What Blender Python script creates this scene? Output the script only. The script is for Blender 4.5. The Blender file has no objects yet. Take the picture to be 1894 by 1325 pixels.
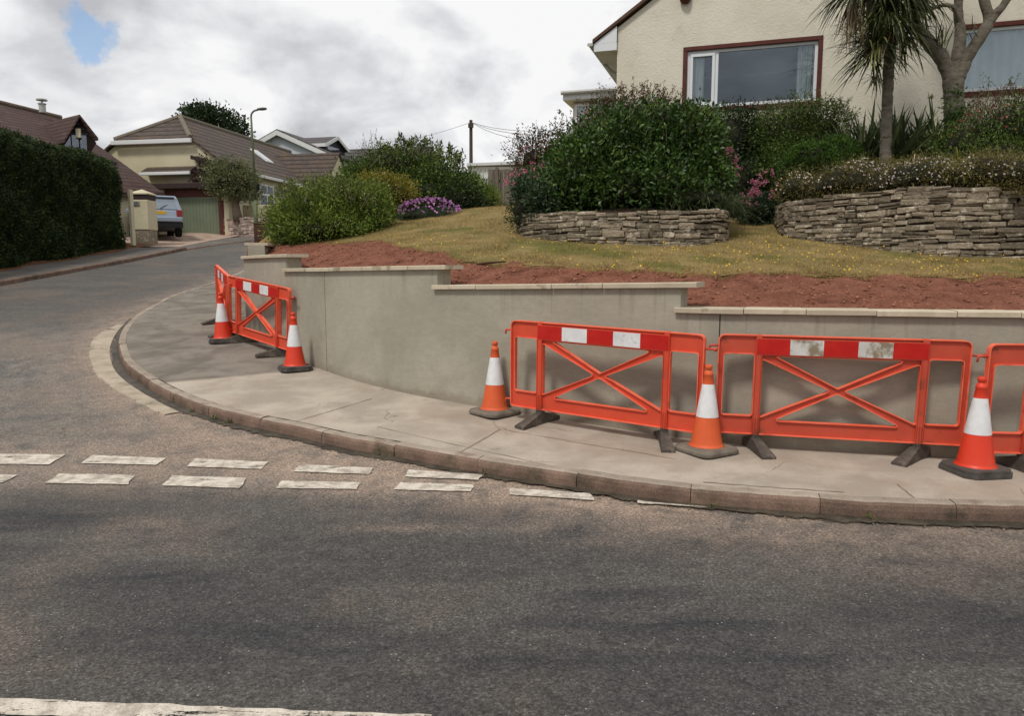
import bpy, bmesh, math, random
import numpy as np
from mathutils import Vector, Matrix
from mathutils.geometry import tessellate_polygon
random.seed(7); rng = np.random.default_rng(7)
C = bpy.context.scene.collection
sc = bpy.context.scene
# ------------------------------------------------------------------ camera
F = 1370.0; CX, CY = 947.0, 662.5; EYE = 1.6; PIT = math.atan(167/1370)
cam_d = bpy.data.cameras.new('camera'); cam = bpy.data.objects.new('camera', cam_d); C.objects.link(cam)
cam.location = (0, 0, EYE); cam.rotation_euler = (math.pi/2-PIT, 0, 0)
cam_d.sensor_width = 36; cam_d.lens = 36*F/1894; cam_d.clip_start = .05; cam_d.clip_end = 2000
sc.camera = cam
sc.view_settings.view_transform = 'Standard'; sc.view_settings.look = 'None'
sc.view_settings.exposure = 0.13; sc.view_settings.gamma = 1
# ------------------------------------------------------------------ pixel helpers (photo pixels -> world)
cp, sp = math.cos(PIT), math.sin(PIT)
def ray(px, py):
    u = (px-CX)/F; v = (CY-py)/F
    return Vector((u, cp+v*sp, -sp+v*cp))
def P(px, py, d):                      # point on the pixel's ray at world y = d
    r = ray(px, py); return Vector((r.x/r.y*d, d, EYE+r.z/r.y*d))
def S(d): return d/F                    # metres per photo pixel at distance d
def proj(p):
    x, y, z = p[0], p[1], p[2]-EYE
    zc = y*cp-z*sp; yc = y*sp+z*cp
    return (CX+F*x/zc, CY-F*yc/zc)
# ------------------------------------------------------------------ terrain functions
_ky = np.array([-60, 4.6, 6, 7.45, 9.6, 11.4, 15, 25, 33, 40, 52, 75, 400])
_kz = np.array([-.12, -.12, -.105, -.03, .13, .35, .72, 1.76, 2.68, 3.42, 4.2, 4.6, 5])
def R(y):
    s = 0
    for o in (-.8, -.4, 0, .4, .8): s = s+np.interp(np.asarray(y)+o, _ky, _kz)
    return s/5
def RR(y): return float(R(y))
def G(px, py, off=0.0, fn=None):
    r = ray(px, py); lo, hi = 1.0, 120.0; f = fn or (lambda x, y: RR(y)+off)
    t = lo; prev = None
    while t < hi:
        z = EYE+r.z/r.y*t; g = f(r.x/r.y*t, t)
        if z <= g:
            a, b = t-.05, t
            for _ in range(18):
                m = (a+b)/2
                if EYE+r.z/r.y*m <= f(r.x/r.y*m, m): b = m
                else: a = m
            return Vector((r.x/r.y*b, b, f(r.x/r.y*b, b)))
        t += .05
    return P(px, py, hi)
# ------------------------------------------------------------------ world / sky
w = bpy.data.worlds.new('World'); sc.world = w; w.use_nodes = True
nt = w.node_tree; nt.nodes.clear()
SUN_EL, SUN_AZ = math.radians(56), math.radians(215)   # azimuth measured from +Y clockwise
def N(t, typ, **kw):
    n = t.nodes.new(typ)
    for k, v in kw.items(): setattr(n, k, v)
    return n
def L(t, a, b): t.links.new(a, b)
def math_n(t, op, a, b=None, c=None, clamp=False):
    n = N(t, 'ShaderNodeMath', operation=op); n.use_clamp = clamp
    for i, v in enumerate((a, b, c)):
        if v is None: continue
        if isinstance(v, (int, float)): n.inputs[i].default_value = v
        else: L(t, v, n.inputs[i])
    return n.outputs[0]
def mixc(t, fac, a, b, blend='MIX'):
    n = N(t, 'ShaderNodeMix', data_type='RGBA', blend_type=blend)
    if isinstance(fac, (int, float)): n.inputs[0].default_value = fac
    else: L(t, fac, n.inputs[0])
    for i, v in ((6, a), (7, b)):
        if isinstance(v, tuple): n.inputs[i].default_value = v if len(v) == 4 else (*v, 1)
        else: L(t, v, n.inputs[i])
    return n.outputs[2]
def ramp(t, fac, stops, interp='LINEAR'):
    n = N(t, 'ShaderNodeValToRGB'); n.color_ramp.interpolation = interp
    e = n.color_ramp.elements
    while len(e) < len(stops): e.new(.5)
    for el, (p, c) in zip(e, stops):
        el.position = p; el.color = (c, c, c, 1) if isinstance(c, (int, float)) else (*c, 1)
    L(t, fac, n.inputs[0]); return n.outputs[0]
def noise(t, vec, scale, detail=6, rough=.55, dist=0):
    n = N(t, 'ShaderNodeTexNoise'); n.inputs['Scale'].default_value = scale; n.inputs['Detail'].default_value = detail
    n.inputs['Roughness'].default_value = rough; n.inputs['Distortion'].default_value = dist
    if vec is not None: L(t, vec, n.inputs['Vector'])
    return n.outputs['Fac']
def mrange(t, v, a, b, c=0., d=1.):
    n = N(t, 'ShaderNodeMapRange'); n.interpolation_type = 'SMOOTHSTEP'
    L(t, v, n.inputs[0])
    for i, x in enumerate((a, b, c, d)): n.inputs[i+1].default_value = x
    return n.outputs[0]
tc = N(nt, 'ShaderNodeTexCoord'); sep = N(nt, 'ShaderNodeSeparateXYZ'); L(nt, tc.outputs['Generated'], sep.inputs[0])
zz = math_n(nt, 'ADD', math_n(nt, 'MAXIMUM', sep.outputs[2], 0.0), .55)
cb = N(nt, 'ShaderNodeCombineXYZ')
L(nt, math_n(nt, 'DIVIDE', sep.outputs[0], zz), cb.inputs[0]); L(nt, math_n(nt, 'DIVIDE', sep.outputs[1], zz), cb.inputs[1]); L(nt, math_n(nt,'MULTIPLY',sep.outputs[2],1.2), cb.inputs[2])
n1 = noise(nt, cb.outputs[0], 3.4, 10, .56, .5)
n2 = noise(nt, cb.outputs[0], 7.5, 8, .5, .15)
n3 = noise(nt, cb.outputs[0], 1.0, 4, .5, 0)
cl = math_n(nt, 'ADD', math_n(nt, 'MULTIPLY', n1, .5), math_n(nt, 'ADD', math_n(nt, 'MULTIPLY', n2, .28), math_n(nt, 'MULTIPLY', n3, .22)))
cloud = ramp(nt, cl, [(.40, (4.6, 4.7, 4.95)), (.46, (6.0, 6.08, 6.3)), (.51, (7.4, 7.45, 7.6)), (.56, (8.6, 8.6, 8.65))])
sky = N(nt, 'ShaderNodeTexSky', sky_type='NISHITA'); sky.sun_disc = False; sky.sun_elevation = SUN_EL; sky.sun_rotation = SUN_AZ
# blue gaps in the cloud: openings round a few directions, edges broken by noise
hole = None
for (hx, hy, rad, st) in ((160, 46, .026, .85), (200, 62, .018, .6)):
    d = ray(hx, hy).normalized()
    vd = N(nt, 'ShaderNodeVectorMath', operation='DISTANCE'); L(nt, tc.outputs['Generated'], vd.inputs[0]); vd.inputs[1].default_value = d
    dd = math_n(nt, 'ADD', vd.outputs['Value'], math_n(nt, 'MULTIPLY', math_n(nt, 'SUBTRACT', noise(nt, tc.outputs['Generated'], 16, 9, .62), .5), .13))
    m = mrange(nt, dd, rad*.35, rad, st, 0.)
    hole = m if hole is None else math_n(nt, 'MAXIMUM', hole, m)
skyb = mixc(nt, 1.0, sky.outputs[0], (1.5, 1.5, 1.5), 'MULTIPLY')
out = mixc(nt, hole, cloud, skyb)
bg = N(nt, 'ShaderNodeBackground'); bg.inputs[1].default_value = .10; L(nt, out, bg.inputs[0])
wo = N(nt, 'ShaderNodeOutputWorld'); L(nt, bg.outputs[0], wo.inputs[0])
sd = bpy.data.lights.new('sun', 'SUN'); sd.energy = 2.1; sd.angle = math.radians(10); sd.color = (1, .965, .91)
so = bpy.data.objects.new('sun', sd); C.objects.link(so)
sv = Vector((math.sin(SUN_AZ)*math.cos(SUN_EL), math.cos(SUN_AZ)*math.cos(SUN_EL), math.sin(SUN_EL)))
so.rotation_euler = sv.to_track_quat('Z', 'Y').to_euler(); so.location = (0, 0, 30)

# ------------------------------------------------------------------ materials
def lin(c):
    return tuple(((x/255)/12.92 if x/255 <= .04045 else ((x/255+.055)/1.055)**2.4) for x in c)
def newmat(name):
    m = bpy.data.materials.new(name); m.use_nodes = True; t = m.node_tree; t.nodes.clear()
    o = N(t, 'ShaderNodeOutputMaterial'); b = N(t, 'ShaderNodeBsdfPrincipled'); L(t, b.outputs[0], o.inputs[0])
    return m, t, b, o
def coord(t, world=True, scale=None):
    if world: v = N(t, 'ShaderNodeNewGeometry').outputs['Position']
    else: v = N(t, 'ShaderNodeTexCoord').outputs['Object']
    if scale:
        mp = N(t, 'ShaderNodeMapping'); mp.inputs['Scale'].default_value = scale; L(t, v, mp.inputs[0]); v = mp.outputs[0]
    return v
def bump(t, b, h, strength, dist=.01):
    n = N(t, 'ShaderNodeBump'); n.inputs['Strength'].default_value = strength; n.inputs['Distance'].default_value = dist
    L(t, h, n.inputs['Height']); L(t, n.outputs[0], b.inputs['Normal'])
def attr(t, name):
    return N(t, 'ShaderNodeAttribute', attribute_name=name).outputs['Fac']
def mat(name, c1, c2=None, scale=4, rough=.75, bmp=0, bscale=60, bdist=.01, world=False, spec=.3, speck=0, speck_scale=150, rnd=0, metal=0, c3=None, c3scale=1.2, c3lo=.55, c3hi=.7, stretch=None):
    m, t, b, o = newmat(name); v = coord(t, world, stretch)
    c2 = c2 or c1
    col = mixc(t, ramp(t, noise(t, v, scale, 8, .6), [(.35, 0.), (.65, 1.)]), lin(c1), lin(c2))
    if c3: col = mixc(t, mrange(t, noise(t, v, c3scale, 7, .6), c3lo, c3hi), col, lin(c3))
    if speck:
        s = ramp(t, noise(t, v, speck_scale, 3, .7), [(.3, 1-speck), (.7, 1+speck)])
        col = mixc(t, 1., col, s, 'MULTIPLY')
    if rnd:
        r = attr(t, 'rnd'); s = mrange(t, r, 0, 1, 1-rnd, 1+rnd)
        col = mixc(t, 1., col, s, 'MULTIPLY')
    L(t, col, b.inputs['Base Color']); b.inputs['Roughness'].default_value = rough; b.inputs['Metallic'].default_value = metal
    b.inputs['Specular IOR Level'].default_value = spec
    if bmp: bump(t, b, noise(t, v, bscale, 8, .65), bmp, bdist)
    return m
def leafmat(name, c1, c2, c3=None, trans=.25, rough=.5, spec=.3):
    m, t, b, o = newmat(name); r = attr(t, 'rnd')
    st = [(0, lin(c1)), (1, lin(c2))] if c3 is None else [(0, lin(c1)), (.6, lin(c2)), (1, lin(c3))]
    col = ramp(t, r, st)
    v = coord(t, True); col = mixc(t, 1., col, mrange(t, noise(t, v, 2.2, 3), .3, .7, .65, 1.3), 'MULTIPLY')
    L(t, col, b.inputs['Base Color']); b.inputs['Roughness'].default_value = rough; b.inputs['Specular IOR Level'].default_value = spec
    tr = N(t, 'ShaderNodeBsdfTranslucent'); L(t, col, tr.inputs[0])
    mx = N(t, 'ShaderNodeMixShader'); mx.inputs[0].default_value = trans; L(t, b.outputs[0], mx.inputs[1]); L(t, tr.outputs[0], mx.inputs[2]); L(t, mx.outputs[0], o.inputs[0])
    return m
# ------------------------------------------------------------------ object helpers
def tag(o, label=None, cat=None, group=None, kind=None):
    if label: o['label'] = label
    if cat: o['category'] = cat
    if group: o['group'] = group
    if kind: o['kind'] = kind
    return o
def empty(name, loc, rz=0, label=None, cat=None, group=None):
    o = bpy.data.objects.new(name, None); C.objects.link(o); o.location = loc; o.rotation_euler = (0, 0, rz)
    o.empty_display_size = .2
    return tag(o, label, cat, group)
def copy_tree(o, parent=None):
    c = o.copy(); C.objects.link(c); c.parent = parent
    for ch in o.children: copy_tree(ch, c)
    return c
class MB:
    def __init__(s): s.v = []; s.f = []; s.r = []; s.m = []; s.cr = .5; s.cm = 0
    def add(s, vs, fs):
        n = len(s.v); s.v += [tuple(v) for v in vs]
        for f in fs: s.f.append(tuple(i+n for i in f)); s.r.append(s.cr); s.m.append(s.cm)
    def box(s, a, b, M=None):
        (x0, y0, z0), (x1, y1, z1) = a, b
        vs = [Vector(p) for p in ((x0,y0,z0),(x1,y0,z0),(x1,y1,z0),(x0,y1,z0),(x0,y0,z1),(x1,y0,z1),(x1,y1,z1),(x0,y1,z1))]
        if M is not None: vs = [M@v for v in vs]
        s.add(vs, ((0,3,2,1),(4,5,6,7),(0,1,5,4),(1,2,6,5),(2,3,7,6),(3,0,4,7)))
    def cbox(s, a, b, c=.01, M=None):            # chamfered box
        (x0, y0, z0), (x1, y1, z1) = a, b
        bm = bmesh.new(); bmesh.ops.create_cube(bm, size=1)
        for v in bm.verts: v.co = Vector(((x0+x1)/2+v.co.x*(x1-x0), (y0+y1)/2+v.co.y*(y1-y0), (z0+z1)/2+v.co.z*(z1-z0)))
        bmesh.ops.bevel(bm, geom=bm.edges[:], offset=c, segments=1, affect='EDGES')
        bm.verts.ensure_lookup_table()
        s.add([(M@v.co if M is not None else v.co) for v in bm.verts], [[v.index for v in f.verts] for f in bm.faces]); bm.free()
    def quadbox(s, base, top):                   # hexahedron from 4 base + 4 top points
        s.add(list(base)+list(top), ((0,3,2,1),(4,5,6,7),(0,1,5,4),(1,2,6,5),(2,3,7,6),(3,0,4,7)))
    def slab(s, pts, off):                       # polygon extruded by the vector off
        n = len(pts); off = Vector(off); a = [Vector(p) for p in pts]; b = [p+off for p in a]
        s.add(a+b, [tuple(range(n))[::-1], tuple(range(n, 2*n))]+[(i, (i+1) % n, (i+1) % n+n, i+n) for i in range(n)])
    def tube(s, pts, r, seg=8, cap=True):
        pts = [Vector(p) for p in pts]; n = len(pts)
        if isinstance(r, (int, float)): r = [r]*n
        rings = []; up = None
        for i, p in enumerate(pts):
            d = (pts[min(i+1, n-1)]-pts[max(i-1, 0)]).normalized()
            if up is None: up = Vector((0, 0, 1)) if abs(d.z) < .9 else Vector((1, 0, 0))
            a = d.cross(up).normalized(); b = a.cross(d).normalized(); up = b
            rings.append([p+(a*math.cos(2*math.pi*k/seg)+b*math.sin(2*math.pi*k/seg))*r[i] for k in range(seg)])
        vs = [v for rg in rings for v in rg]; fs = []
        for i in range(n-1):
            for k in range(seg):
                k2 = (k+1) % seg; fs.append((i*seg+k, i*seg+k2, (i+1)*seg+k2, (i+1)*seg+k))
        if cap: fs += [tuple(range(seg)), tuple(range((n-1)*seg, n*seg))[::-1]]
        s.add(vs, fs)
    def lathe(s, prof, seg=24, M=None, cap=True):
        vs = []; fs = []
        for r, z in prof:
            for k in range(seg):
                a = 2*math.pi*k/seg; p = Vector((r*math.cos(a), r*math.sin(a), z)); vs.append(M@p if M is not None else p)
        for i in range(len(prof)-1):
            for k in range(seg):
                k2 = (k+1) % seg; fs.append((i*seg+k, i*seg+k2, (i+1)*seg+k2, (i+1)*seg+k))
        if cap: fs += [tuple(range(seg))[::-1], tuple(range((len(prof)-1)*seg, len(prof)*seg))]
        s.add(vs, fs)
    def grid(s, rows):                           # rows of points
        nr, nc = len(rows), len(rows[0]); vs = [p for r in rows for p in r]; fs = []
        for i in range(nr-1):
            for j in range(nc-1): fs.append((i*nc+j, i*nc+j+1, (i+1)*nc+j+1, (i+1)*nc+j))
        s.add(vs, fs)
    def build(s, name, mats, parent=None, smooth=False, local=None):
        if not isinstance(mats, (list, tuple)): mats = [mats]
        me = bpy.data.meshes.new(name)
        vs = s.v
        if local is not None: vs = [tuple(Vector(v)-Vector(local)) for v in vs]
        me.from_pydata(vs, [], s.f); 
        for m in mats: me.materials.append(m)
        a = me.attributes.new('rnd', 'FLOAT', 'FACE'); a.data.foreach_set('value', s.r)
        me.polygons.foreach_set('material_index', s.m)
        if smooth: me.polygons.foreach_set('use_smooth', [True]*len(me.polygons))
        bm = bmesh.new(); bm.from_mesh(me); bmesh.ops.recalc_face_normals(bm, faces=bm.faces[:]); bm.to_mesh(me); bm.free()
        me.update(); o = bpy.data.objects.new(name, me); C.objects.link(o)
        if parent is not None: o.parent = parent
        if local is not None and parent is None: o.location = local
        return o
def np_mesh(name, V, Fq, rnd, mats, parent=None, midx=None, smooth=False):
    me = bpy.data.meshes.new(name); nf, k = Fq.shape
    me.vertices.add(len(V)); me.vertices.foreach_set('co', V.astype(np.float32).ravel())
    me.loops.add(nf*k); me.loops.foreach_set('vertex_index', Fq.astype(np.int32).ravel())
    me.polygons.add(nf); me.polygons.foreach_set('loop_start', np.arange(0, nf*k, k, dtype=np.int32))
    try: me.polygons.foreach_set('loop_total', np.full(nf, k, dtype=np.int32))
    except Exception: pass
    for m in (mats if isinstance(mats, (list, tuple)) else [mats]): me.materials.append(m)
    if midx is not None: me.polygons.foreach_set('material_index', midx.astype(np.int32))
    a = me.attributes.new('rnd', 'FLOAT', 'FACE'); a.data.foreach_set('value', rnd.astype(np.float32))
    if smooth: me.polygons.foreach_set('use_smooth', np.ones(nf, dtype=bool))
    me.update(calc_edges=True); me.validate()
    o = bpy.data.objects.new(name, me); C.objects.link(o)
    if parent is not None: o.parent = parent
    return o
def leaf_arrays(pos, out, ln, wd, updir=.3, spread=.9, fold=.25):
    """one folded four-point leaf per position; out = outward direction"""
    n = len(pos)
    d = out*1.0+rng.normal(0, spread, (n, 3)); d[:, 2] += updir
    d /= np.linalg.norm(d, axis=1, keepdims=True)+1e-9
    q = rng.normal(0, 1, (n, 3)); sd_ = np.cross(d, q); sd_ /= np.linalg.norm(sd_, axis=1, keepdims=True)+1e-9
    nm = np.cross(d, sd_)
    l = (ln*rng.uniform(.6, 1.3, n))[:, None]; w_ = (wd*rng.uniform(.7, 1.2, n))[:, None]
    a = pos; c = pos+d*l-nm*l*.15; m = pos+d*l*.45+nm*w_*fold
    b = m+sd_*w_*.5; e = m-sd_*w_*.5
    V = np.stack([a, b, c, e], 1).reshape(-1, 3); Fq = np.arange(4*n).reshape(n, 4)
    return V, Fq
def foliage_pts(blobs, n, clump=.12, nclump=None, shell=.55, zmin=None):
    """clumped points filling the outer part of a union of ellipsoids"""
    B = np.array([list(b) for b in blobs], float); vol = (B[:, 3]*B[:, 4]+B[:, 4]*B[:, 5]+B[:, 3]*B[:, 5]); pr = vol/vol.sum()
    nclump = nclump or max(30, n//22)
    bi = rng.choice(len(B), nclump, p=pr); d = rng.normal(0, 1, (nclump, 3)); d /= np.linalg.norm(d, axis=1, keepdims=True)
    rad = shell+(1.06-shell)*rng.uniform(0, 1, nclump)**.6
    cc = B[bi, :3]+d*B[bi, 3:]*rad[:, None]
    ok = np.ones(nclump, bool)
    for k in range(len(B)):
        q = (cc-B[k, :3])/B[k, 3:]; ins = (np.linalg.norm(q, axis=1) < .62) & (bi != k); ok &= ~ins
    cc = cc[ok]; bi = bi[ok]; d = d[ok]
    ci = rng.integers(0, len(cc), n); cr = rng.uniform(0, 1, len(cc))
    pos = cc[ci]+rng.normal(0, clump, (n, 3))*np.array([1, 1, .8])
    outd = (pos-B[bi[ci], :3])/B[bi[ci], 3:]; outd /= np.linalg.norm(outd, axis=1, keepdims=True)+1e-9
    if zmin is not None:
        k = pos[:, 2] > zmin; pos, outd, ci = pos[k], outd[k], ci[k]
    rnd = np.clip(.55*cr[ci]+.45*rng.uniform(0, 1, len(pos)), 0, 1)
    return pos, outd, rnd
core_mat = mat('dark inner twigs', (30, 32, 20), (40, 36, 26), 6, .95)  # dark solid core, stops bushes being see-through
bark = mat('bark', (92, 80, 68), (122, 108, 92), 9, .9, .6, 40, .01, speck=.25, speck_scale=60)
def ico(blobs, s=.72):
    Vs, Fs = [], []; n = 0
    for b in blobs:
        bm = bmesh.new(); bmesh.ops.create_icosphere(bm, subdivisions=3, radius=1)
        A = np.array([v.co[:] for v in bm.verts]); 
        A = A*(1+.13*np.sin(A[:, [1, 2, 0]]*7+b[0]*3)+.08*rng.normal(0, 1, A.shape))
        A = A*np.array(b[3:])*s+np.array(b[:3]); Vs.append(A)
        Fs.append(np.array([[v.index for v in f.verts] for f in bm.faces])+n); n += len(A); bm.free()
    return np.vstack(Vs), np.vstack(Fs)
def shrub(name, blobs, n, ln, wd, m, label, cat, group=None, clump=.12, core=.72, shell=.6, updir=.3, spread=.8, zmin=None, parent=None, stems=True, extra=None):
    """shrub: Empty at its base > foliage, stems"""
    B = np.array(blobs, float); base = (float(B[:, 0].mean()), float(B[:, 1].mean()), float((B[:, 2]-B[:, 5]).min()))
    if zmin is not None: base = (base[0], base[1], zmin)
    root = parent if parent is not None else empty(name, (0, 0, 0), 0, label, cat, group)
    if parent is None: root.location = base
    off = np.array(base if parent is None else (0, 0, 0))
    pos, outd, rnd = foliage_pts(blobs, n, clump, None, shell, zmin)
    V, Fq = leaf_arrays(pos, outd, ln, wd, updir, spread)
    fo = np_mesh('foliage', V-off, Fq, rnd, m, root)
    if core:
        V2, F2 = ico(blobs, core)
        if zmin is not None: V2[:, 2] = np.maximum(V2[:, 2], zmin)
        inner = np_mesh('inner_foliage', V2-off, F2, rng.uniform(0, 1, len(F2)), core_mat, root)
    if stems and parent is None:
        st = MB()
        for k in range(7):
            b = blobs[k % len(blobs)]; a = random.uniform(0, 6.28)
            st.tube([(base[0]+random.uniform(-.1, .1), base[1]+random.uniform(-.1, .1), base[2]-.05),
                     ((base[0]+b[0])/2, (base[1]+b[1])/2, (base[2]+b[2])/2),
                     (b[0]+math.cos(a)*b[3]*.5, b[1]+math.sin(a)*b[4]*.5, b[2]+b[5]*.4)], [.025, .018, .008], 5)
        st.v = [tuple(Vector(v)-Vector(base)) for v in st.v]
        st.build('stem', bark, root)
    return root
def E(px, py, d, rx, ry, dy=None):     # ellipsoid from a pixel centre + pixel radii at depth d
    p = P(px, py, d); a = rx*S(d); b = ry*S(d)
    return (p.x, p.y, p.z, a, dy if dy else a*.8, b)
def blades(mb, c, n, ln, wd, el0, el1, droop, seg=5, jit=.03, az0=0, az1=6.283):
    c = Vector(c)
    for i in range(n):
        az = random.uniform(az0, az1); el = random.uniform(el0, el1); l = ln*random.uniform(.7, 1.15)
        d = Vector((math.cos(az)*math.cos(el), math.sin(az)*math.cos(el), math.sin(el)))
        sdv = Vector((-math.sin(az), math.cos(az), 0)); p = c+Vector((random.gauss(0, jit), random.gauss(0, jit), random.gauss(0, jit)))
        mb.cr = random.random(); dr = droop*random.uniform(.4, 1.4); pts = []
        for k in range(seg+1):
            t = k/seg; w_ = wd*(.35+.65*math.sin(min(1, t*1.6+.25)*math.pi/2))*(1-t**3)+.001
            nrm = sdv.cross(d).normalized()
            pts.append((p-sdv*w_/2+nrm*w_*.15, p.copy(), p+sdv*w_/2+nrm*w_*.15))
            p = p+d*(l/seg); d = (d+Vector((0, 0, -dr/seg*(1+t)))).normalized()
        mb.grid(pts)
def resample(pts, step):
    pts = [Vector(p) for p in pts]; out = []
    def cr(p0, p1, p2, p3, t):
        return .5*((2*p1)+(-p0+p2)*t+(2*p0-5*p1+4*p2-p3)*t*t+(-p0+3*p1-3*p2+p3)*t**3)
    dense = []
    for i in range(len(pts)-1):
        p0 = pts[max(i-1, 0)]; p3 = pts[min(i+2, len(pts)-1)]
        for k in range(24): dense.append(cr(p0, pts[i], pts[i+1], p3, k/24))
    dense.append(pts[-1]); acc = 0; out = [dense[0]]
    for a, b in zip(dense, dense[1:]):
        l = (b-a).length
        while acc+l >= step and l > 0:
            t = (step-acc)/l; a = a.lerp(b, t); out.append(a.copy()); l = (b-a).length; acc = 0
        acc += l
    out.append(dense[-1]); return out
def perp(pts, i):                      # left-hand normal in plan
    a = pts[max(i-1, 0)]; b = pts[min(i+1, len(pts)-1)]; d = Vector((b.x-a.x, b.y-a.y, 0)).normalized()
    return Vector((-d.y, d.x, 0))

# ================================================================== KEY CURVES
KH = .12
kerb_px = [(400, 520), (320, 545), (287, 561), (257, 577), (233, 597), (219, 624), (220, 648), (236, 676), (290, 712), (361, 744), (450, 768), (544, 787), (639, 808), (745, 826), (850, 845), (1033, 872), (1250, 902), (1505, 922), (1648, 931), (1893, 938)]
kp = [G(x, y, KH) for x, y in kerb_px]
kp = [Vector((-5.2, 37, 0)), Vector((-6.6, 33, 0)), Vector((-7.7, 28, 0)), Vector((-7.95, 23.5, 0))]+kp+[Vector((5.2, 4.75, 0)), Vector((8, 4.6, 0)), Vector((14, 4.4, 0))]
KERB = resample([Vector((p.x, p.y, 0)) for p in kp], .08)        # runs from far back round the corner to the right
wall_px = [(604, 687), (720, 721), (870, 750), (1060, 780), (1250, 809), (1420, 827), (1658, 841), (1893, 856)]
wp = [G(x, y, KH) for x, y in wall_px]
WALLP = resample([Vector((p.x, p.y, 0)) for p in [Vector((-4.42, 12.3, 0)), Vector((-3.45, 10.85, 0))]+wp+[Vector((6.2, 5.75, 0)), Vector((9, 5.5, 0)), Vector((14, 5.2, 0))]], .05)
BACKP = [Vector((-5.9, 30, 0)), Vector((-5.75, 22, 0)), Vector((-5.5, 17, 0)), Vector((-5.0, 14, 0)), Vector((-4.42, 12.3, 0))]
_wx = np.array([p.x for p in BACKP]+[p.x for p in WALLP[1:]]); _wy = np.array([p.y for p in BACKP]+[p.y for p in WALLP[1:]])
def yw(x): return float(np.interp(x, _wx, _wy))
# wall tops: level runs of coping, stepping down to the right
def s_at_px(px):
    return min(range(len(WALLP)), key=lambda i: abs(proj((WALLP[i].x, WALLP[i].y, 1.3))[0]-px))
i1, i2, i3 = s_at_px(531), s_at_px(812), s_at_px(1264)
def ztop(px, py, i): return P(px, py, WALLP[i].y).z
TOPS = [(0, i1, ztop(460, 474, 0), ztop(531, 470, i1)), (i1, i2, ztop(535, 497, i1), ztop(812, 491, i2)),
        (i2, i3, ztop(815, 528, i2), ztop(1264, 523, i3)), (i3, len(WALLP)-1, ztop(1268, 569, i3), ztop(1268, 569, i3)+.035)]
def walltop_x(x):
    i = min(range(len(WALLP)), key=lambda k: abs(WALLP[k].x-x))
    for a, b, z0, z1 in TOPS:
        if a <= i <= b: return z0+(z1-z0)*(i-a)/(b-a)
_tx = np.array([WALLP[i].x for i in range(0, len(WALLP), 4)]); _tz = np.array([walltop_x(x) for x in _tx])
_tzs = np.convolve(np.pad(_tz, 4, 'edge'), np.ones(9)/9, 'valid')
def gz(x, y):                          # garden height
    b = 1.28+.165*(min(y, 17)-6.5)+.07*max(0, min(y, 30)-17)
    s = math.log1p(math.exp(-(x+.4)*2.2))/2.2
    b -= .125*s
    if x > -4.6:
        w0 = min(float(np.interp(x, _tx, _tz)), float(np.interp(x, _tx, _tzs)))-.03
        d = max(0, y-yw(x)-.25)*.87
        c = w0+.30*d
        if c < b+.3:
            k = max(0, min(1, .5+.5*(b-c)/.15)); b = b*(1-k)+c*k-.15*k*(1-k)
    else: b = max(b, RR(y)+.3)
    return b
# ================================================================== GROUND, ROAD
def kd_field(xs, ys, curve):
    A = np.array([[p.x, p.y] for p in curve[::3]]); out = np.full(xs.shape, 1e9)
    for a in A: out = np.minimum(out, (xs-a[0])**2+(ys-a[1])**2)
    return np.sqrt(out)
def seg_inside_garden(x, y): return (x > -5.6 and y > yw(x)+.45) 
# far ground sheet
gb = MB()
xs = [-600, -300, -150, -80, -40, -20, 0, 20, 40, 80, 150, 300, 600]; ys = [-300, -120, -60, -30, -9, 2, 4, 5, 6, 7, 8, 9, 10, 12, 14, 17, 20, 25, 30, 35, 40, 52, 75, 120, 250, 600]
gb.grid([[(x, y, RR(y)-.14) for x in xs] for y in ys])
m_ground = mat('rough grass ground', (70, 84, 46), (96, 98, 58), .4, .95, world=True)
tag(gb.build('ground', m_ground), kind='structure')
# road sheet
X = np.concatenate([np.arange(-40, -13, .6), np.arange(-13, 12, .11), np.arange(12, 40, .8)])
Y = np.concatenate([np.arange(-9, 1, .6), np.arange(1, 14, .11), np.arange(14, 46, .3)])
XX, YY = np.meshgrid(X, Y); ZZ = R(YY)
dk = kd_field(XX, YY, KERB)
ZZ = ZZ-.012*np.exp(-(dk/.18)**2)+.006*np.sin(XX*1.7+YY*.6)*np.sin(YY*1.3)
V = np.stack([XX, YY, ZZ], -1).reshape(-1, 3); nx, ny = len(X), len(Y)
idx = np.arange(nx*ny).reshape(ny, nx)
Fq = np.stack([idx[:-1, :-1], idx[:-1, 1:], idx[1:, 1:], idx[1:, :-1]], -1).reshape(-1, 4)
cxm, cym = V[Fq].mean(1)[:, 0], V[Fq].mean(1)[:, 1]
keep = np.array([not seg_inside_garden(a, b) for a, b in zip(cxm, cym)])
Fq = Fq[keep]
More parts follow.
